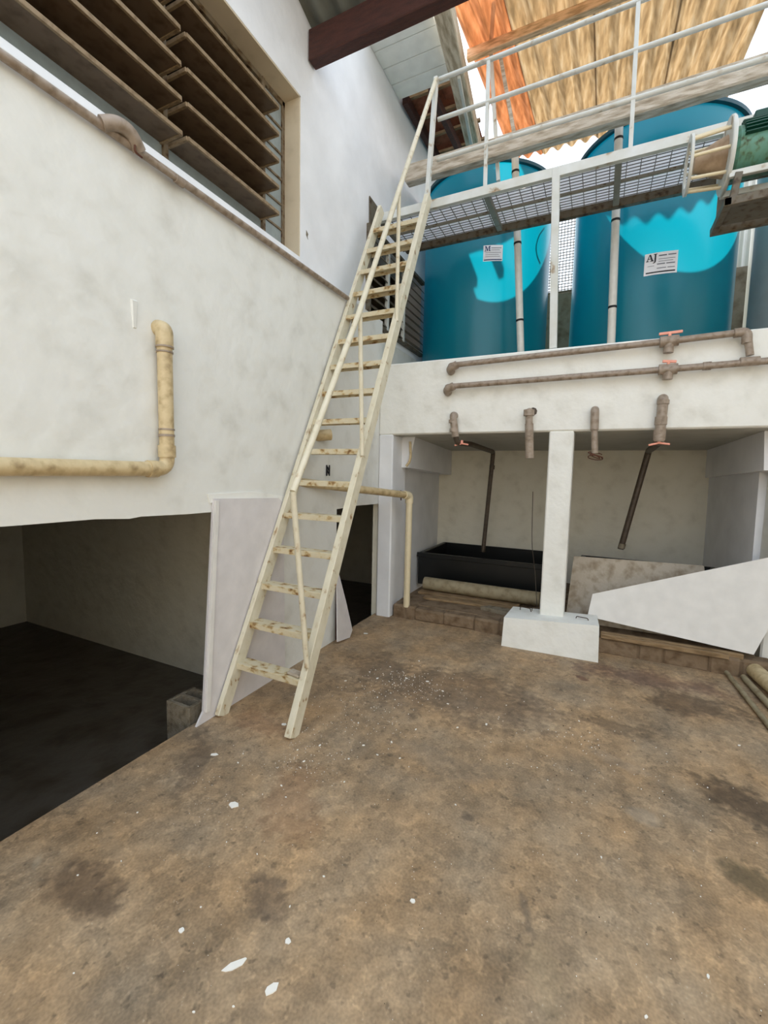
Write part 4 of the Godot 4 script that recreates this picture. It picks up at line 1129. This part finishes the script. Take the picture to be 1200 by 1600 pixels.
# ---------------------------------------------------------------- boards
func build_boards() -> void:
	# tall panel leaning beside the dark opening
	var a := [Vector3(-2.012, 1.326, -1.865), Vector3(-2.012, 1.305, -2.449), Vector3(-2.012, 1.261, -2.498), Vector3(-2.012, 0.007, -2.521), Vector3(-2.012, -0.009, -2.364)]
	var poly := []
	for p in a: poly.append(p)
	poly[3].y = maxf(poly[3].y, 0.03); poly[4].y = 0.002
	poly.append(Vector3(-2.012, 0.002, -1.765 + 0.05))
	poly.append(Vector3(-2.012, 0.072, -1.766))
	one("tall_panel", sh().slab(poly, Vector3(-0.014, 0, 0)), M.board_lilac, "tall pale panel against the wall behind the ladder foot", "panel")
	one("edge_strip", sh().bar(Vector3(-2.006, 1.314, -1.883), Vector3(-2.006, 0.060, -1.793), 0.012, 0.03, Vector3.RIGHT, 0.001), M.board_white, "narrow white edge strip along the tall panel", "strip")
	# offcut leaning on the narrow opening's jamb
	var off := [Vector3(-2.010, 0.670, -3.228), Vector3(-1.990, 0.324, -3.356), Vector3(-1.950, 0.051, -3.410), Vector3(-1.940, 0.001, -3.348), Vector3(-1.945, 0.028, -3.148)]
	one("board_offcut", sh().slab(off, Vector3(-0.012, 0, 0.0)), M.board_lilac, "small pointed white board offcut beside the narrow black opening", "board")
	# right bay: cement board and the big cut white board in front
	var cb := [Vector3(-0.177, 0.683, -4.860), Vector3(0.463, 0.699, -4.860), Vector3(0.919, 0.707, -4.860)]
	var low := Vector3(-0.203, 0.170, -4.450)
	low.y = 0.128
	var cx: float = cb[2].x
	one("cement_board", sh().slab([cb[0], cb[2], Vector3(cx + 0.02, 0.128, low.z), low], Vector3(0, 0.004, 0.014)), M.board_cement, "stained cement board leaning on the trough in the right bay", "board")
	var wb := [Vector3(0.015, 0.465, -4.240), Vector3(1.203, 0.913, -4.270), Vector3(1.213, 0.606, -4.220), Vector3(1.139, 0.181, -4.130), Vector3(-0.014, 0.271, -4.190)]
	# brought into one leaning plane through the bottom edge and the top left corner
	var nn: Vector3 = (wb[3] - wb[4]).cross(wb[0] - wb[4]).normalized()
	var full := []
	for p in [wb[0], wb[1] + (wb[1] - wb[0]) * 0.12, wb[2] + Vector3(0.10, 0, 0.01), wb[3], wb[4]]:
		full.append(p - nn * (p - wb[4]).dot(nn))
	one("cut_board", sh().slab(full, nn * (0.014 if nn.z < 0.0 else -0.014)), M.board_white, "large white cut board leaning across the right bay", "board")
	# battens and pipe lying on the kerb under it
	one("kerb_batten", sh().bar(Vector3(0.099, 0.246, -4.240) * Vector3(1, 0, 1) + Vector3(0, 0.148, 0.09), Vector3(1.08, 0.148, -4.145), 0.045, 0.04, Vector3.UP), M.plank_wood, "weathered batten lying on the kerb under the cut board", "batten")
	one("kerb_batten", sh().bar(Vector3(0.10, 0.15, -4.095), Vector3(0.98, 0.148, -4.085), 0.035, 0.03, Vector3.UP), M.plank_wood, "thin dark batten at the front of the kerb below the cut board", "batten")

# ---------------------------------------------------------------- loose items on the floor
func build_loose_items() -> void:
	var a := Vector3(0.974, 0.020, -4.152)
	var b := Vector3(1.025, 0.020, -3.196)
	var rod := thing("steel_rod", "thin grey rod lying on the floor at the right edge", "rod", a)
	part("rod", sh().tube([Vector3.ZERO, b - a], 0.017, 10), M.roll_tan, rod)
	a = Vector3(1.147, 0.070, -4.099)
	b = Vector3(1.232, 0.070, -3.437)
	var p := thing("pvc_tube", "thick beige tube lying on the floor by the right pillar", "tube", a)
	part("tube", sh().hollow(Vector3.ZERO, b - a, 0.055, 0.047, 22), M.beige_pvc, p)
	part("end_cap", sh().tube([(b - a) * 0.012, (b - a) * 0.02], 0.048, 18), M.pale_pvc, p)
	a = Vector3(1.068, 0.025, -4.044)
	b = Vector3(1.126, 0.025, -3.312)
	var q := thing("pvc_tube", "thinner beige tube on the floor beside the thick one", "tube", a)
	part("tube", sh().tube([Vector3.ZERO, b - a], 0.022, 12), M.roll_tan, q)

func flake_shape(l: float, w: float, sides: int) -> Shape:
	var pts := []
	for k in sides:
		var a := TAU * k / sides + rng.randf_range(-0.25, 0.25)
		pts.append(Vector3(cos(a) * l * 0.5 * rng.randf_range(0.75, 1.1), 0, sin(a) * w * 0.5 * rng.randf_range(0.75, 1.1)))
	return sh().slab(pts, Vector3(0, rng.randf_range(0.002, 0.004), 0))

func build_flakes() -> void:
	# the larger pieces, each where it lies
	for f in [
		[Vector3(-0.906, 0.000, -0.893), 0.085, 0.022, 0.95, "long white paint sliver lying on the floor in the foreground"],
		[Vector3(-0.764, 0.000, -0.897), 0.045, 0.030, 1.2, "pale rounded paint flake nearest the bottom edge of the floor"],
		[Vector3(-1.133, -0.000, -0.893), 0.022, 0.020, 0.3, "pointed white flake left of the long paint sliver"],
		[Vector3(-0.805, 0.000, -1.023), 0.020, 0.020, 0.0, "pale round flake right of the long paint sliver"],
		[Vector3(-1.733, 0.000, -1.586), 0.045, 0.022, 0.5, "white paint flake on the floor left of the ladder's right foot"],
		[Vector3(-1.381, 0.000, -1.372), 0.050, 0.038, 0.2, "pale cement crumb in the floor below the ladder"],
		[Vector3(-1.587, 0.000, -1.977), 0.040, 0.025, 0.1, "white flake just left of the ladder's right foot"],
		[Vector3(-1.860, 0.000, -3.505), 0.045, 0.030, 0.1, "white flake on the floor before the left pillar"],
		[Vector3(-0.499, 0.000, -1.326), 0.020, 0.018, 0.1, "single white flake in the middle of the foreground floor"],
	]:
		var o := one("paint_flake", flake_shape(f[1], f[2], 7), M.flake_white, f[4], "flake", "larger flakes on the yard floor")
		o.position = f[0] + Vector3(0, 0.0005, 0)
		o.rotation.y = f[3]
	# smaller flakes between the ladder's foot and the pillars
	var spots := [Vector3(-1.021, 0.000, -1.726), Vector3(-1.089, 0.000, -1.884), Vector3(-1.075, 0.000, -2.020), Vector3(-1.461, 0.000, -2.825), Vector3(-1.363, -0.000, -2.761), Vector3(-1.362, 0.000, -2.978), Vector3(-1.178, 0.000, -2.862), Vector3(-1.024, 0.000, -2.889), Vector3(-0.881, 0.000, -2.808), Vector3(-0.876, 0.000, -2.296), Vector3(-0.970, 0.000, -1.983), Vector3(-1.370, 0.000, -1.820), Vector3(-1.283, 0.000, -1.759), Vector3(-1.268, 0.000, -1.711), Vector3(-1.272, 0.000, -1.566), Vector3(-1.206, 0.000, -1.516), Vector3(-1.206, 0.000, -2.195), Vector3(-1.286, 0.000, -1.908), Vector3(-1.204, 0.000, -3.184), Vector3(-1.548, 0.000, -2.616), Vector3(-1.763, 0.000, -1.002), Vector3(-1.550, 0.000, -0.964), Vector3(-1.634, 0.000, -0.855), Vector3(-1.262, 0.000, -1.211), Vector3(-1.114, 0.000, -1.224), Vector3(-0.870, 0.000, -1.115), Vector3(-1.139, 0.000, -0.975), Vector3(-0.829, 0.000, -1.263), Vector3(-1.312, 0.000, -0.664), Vector3(-0.920, 0.000, -0.757), Vector3(-0.832, 0.000, -0.816), Vector3(-0.018, 0.000, -2.850), Vector3(-0.664, 0.000, -2.430), Vector3(-0.519, 0.000, -2.545), Vector3(0.387, 0.000, -1.517), Vector3(0.099, 0.000, -1.833), Vector3(-0.496, 0.000, -1.833), Vector3(-0.950, 0.000, -2.118), Vector3(-0.853, 0.000, -2.014), Vector3(-0.797, 0.000, -2.662), Vector3(-1.604, 0.000, -1.660), Vector3(-1.575, 0.000, -1.594), Vector3(-1.719, 0.000, -1.147), Vector3(0.208, 0.000, -1.316), Vector3(-1.240, 0.000, -2.517), Vector3(0.806, 0.000, -3.013)]
	var kinds := []
	for k in 5: kinds.append(flake_shape(0.020, 0.012, 6).mesh())
	for k in spots.size():
		var o := MeshInstance3D.new()
		o.name = numbered("small_flake")
		o.mesh = kinds[k % 5]
		o.material_override = M.flake_white
		add_child(o)
		o.position = spots[k] + Vector3(0, 0.0005, 0)
		o.rotation.y = rng.randf() * TAU
		var s := rng.randf_range(0.6, 1.15) * clampf(-spots[k].z / 2.2, 0.4, 1.2)
		o.scale = Vector3(s, 1, s)
		tag(o, "tiny white paint flake scattered on the brown concrete floor", "flake", "small paint flakes on the floor")
	# dust-fine crumbs
	var crumbs := []
	for c in [[Vector3(-1.119, 0.000, -2.783), 0.45, 260], [Vector3(-1.269, 0.000, -1.767), 0.28, 150], [Vector3(-1.240, 0.000, -2.255), 0.5, 160], [Vector3(-1.471, 0.000, -1.361), 0.5, 120], [Vector3(-0.021, 0.000, -2.482), 0.8, 160], [Vector3(-0.654, 0.000, -1.413), 0.8, 90], [Vector3(0.208, 0.000, -1.520), 0.6, 40], [Vector3(-1.110, -0.000, -0.913), 0.5, 40]]:
		for k in c[2]:
			var a := rng.randf() * TAU
			var d: float = c[1] * sqrt(-log(1.0 - rng.randf() * 0.95)) * 0.6
			var p: Vector3 = c[0] + Vector3(cos(a) * d, 0.001, sin(a) * d * 0.8)
			if p.x < -1.98 or p.x > 2.5 or p.z < -4.05: continue
			crumbs.append(p)
	for kind in 2:
		var mm := MultiMesh.new()
		mm.transform_format = MultiMesh.TRANSFORM_3D
		mm.mesh = flake_shape(0.008, 0.006, 5).mesh()
		(mm.mesh as ArrayMesh).surface_set_material(0, M.flake_white if kind == 0 else M.crumb_dark)
		var mine := []
		for i in crumbs.size():
			if (i % 5 == 0) == (kind == 1): mine.append(crumbs[i])
		mm.instance_count = mine.size()
		for i in mine.size():
			var s := rng.randf_range(0.3, 0.9) * clampf(-mine[i].z / 2.2, 0.35, 1.2)
			mm.set_instance_transform(i, Transform3D(Basis(Vector3.UP, rng.randf() * TAU).scaled(Vector3(s, s, s)), mine[i]))
		var mi := MultiMeshInstance3D.new()
		mi.name = "floor_crumbs" if kind == 0 else "floor_grit"
		mi.multimesh = mm
		add_child(mi)
		mi.set_meta("kind", "stuff")
		mi.set_meta("label", "fine white paint crumbs strewn over the floor" if kind == 0 else "fine dark grit strewn over the floor")
		mi.set_meta("category", "crumbs" if kind == 0 else "grit")
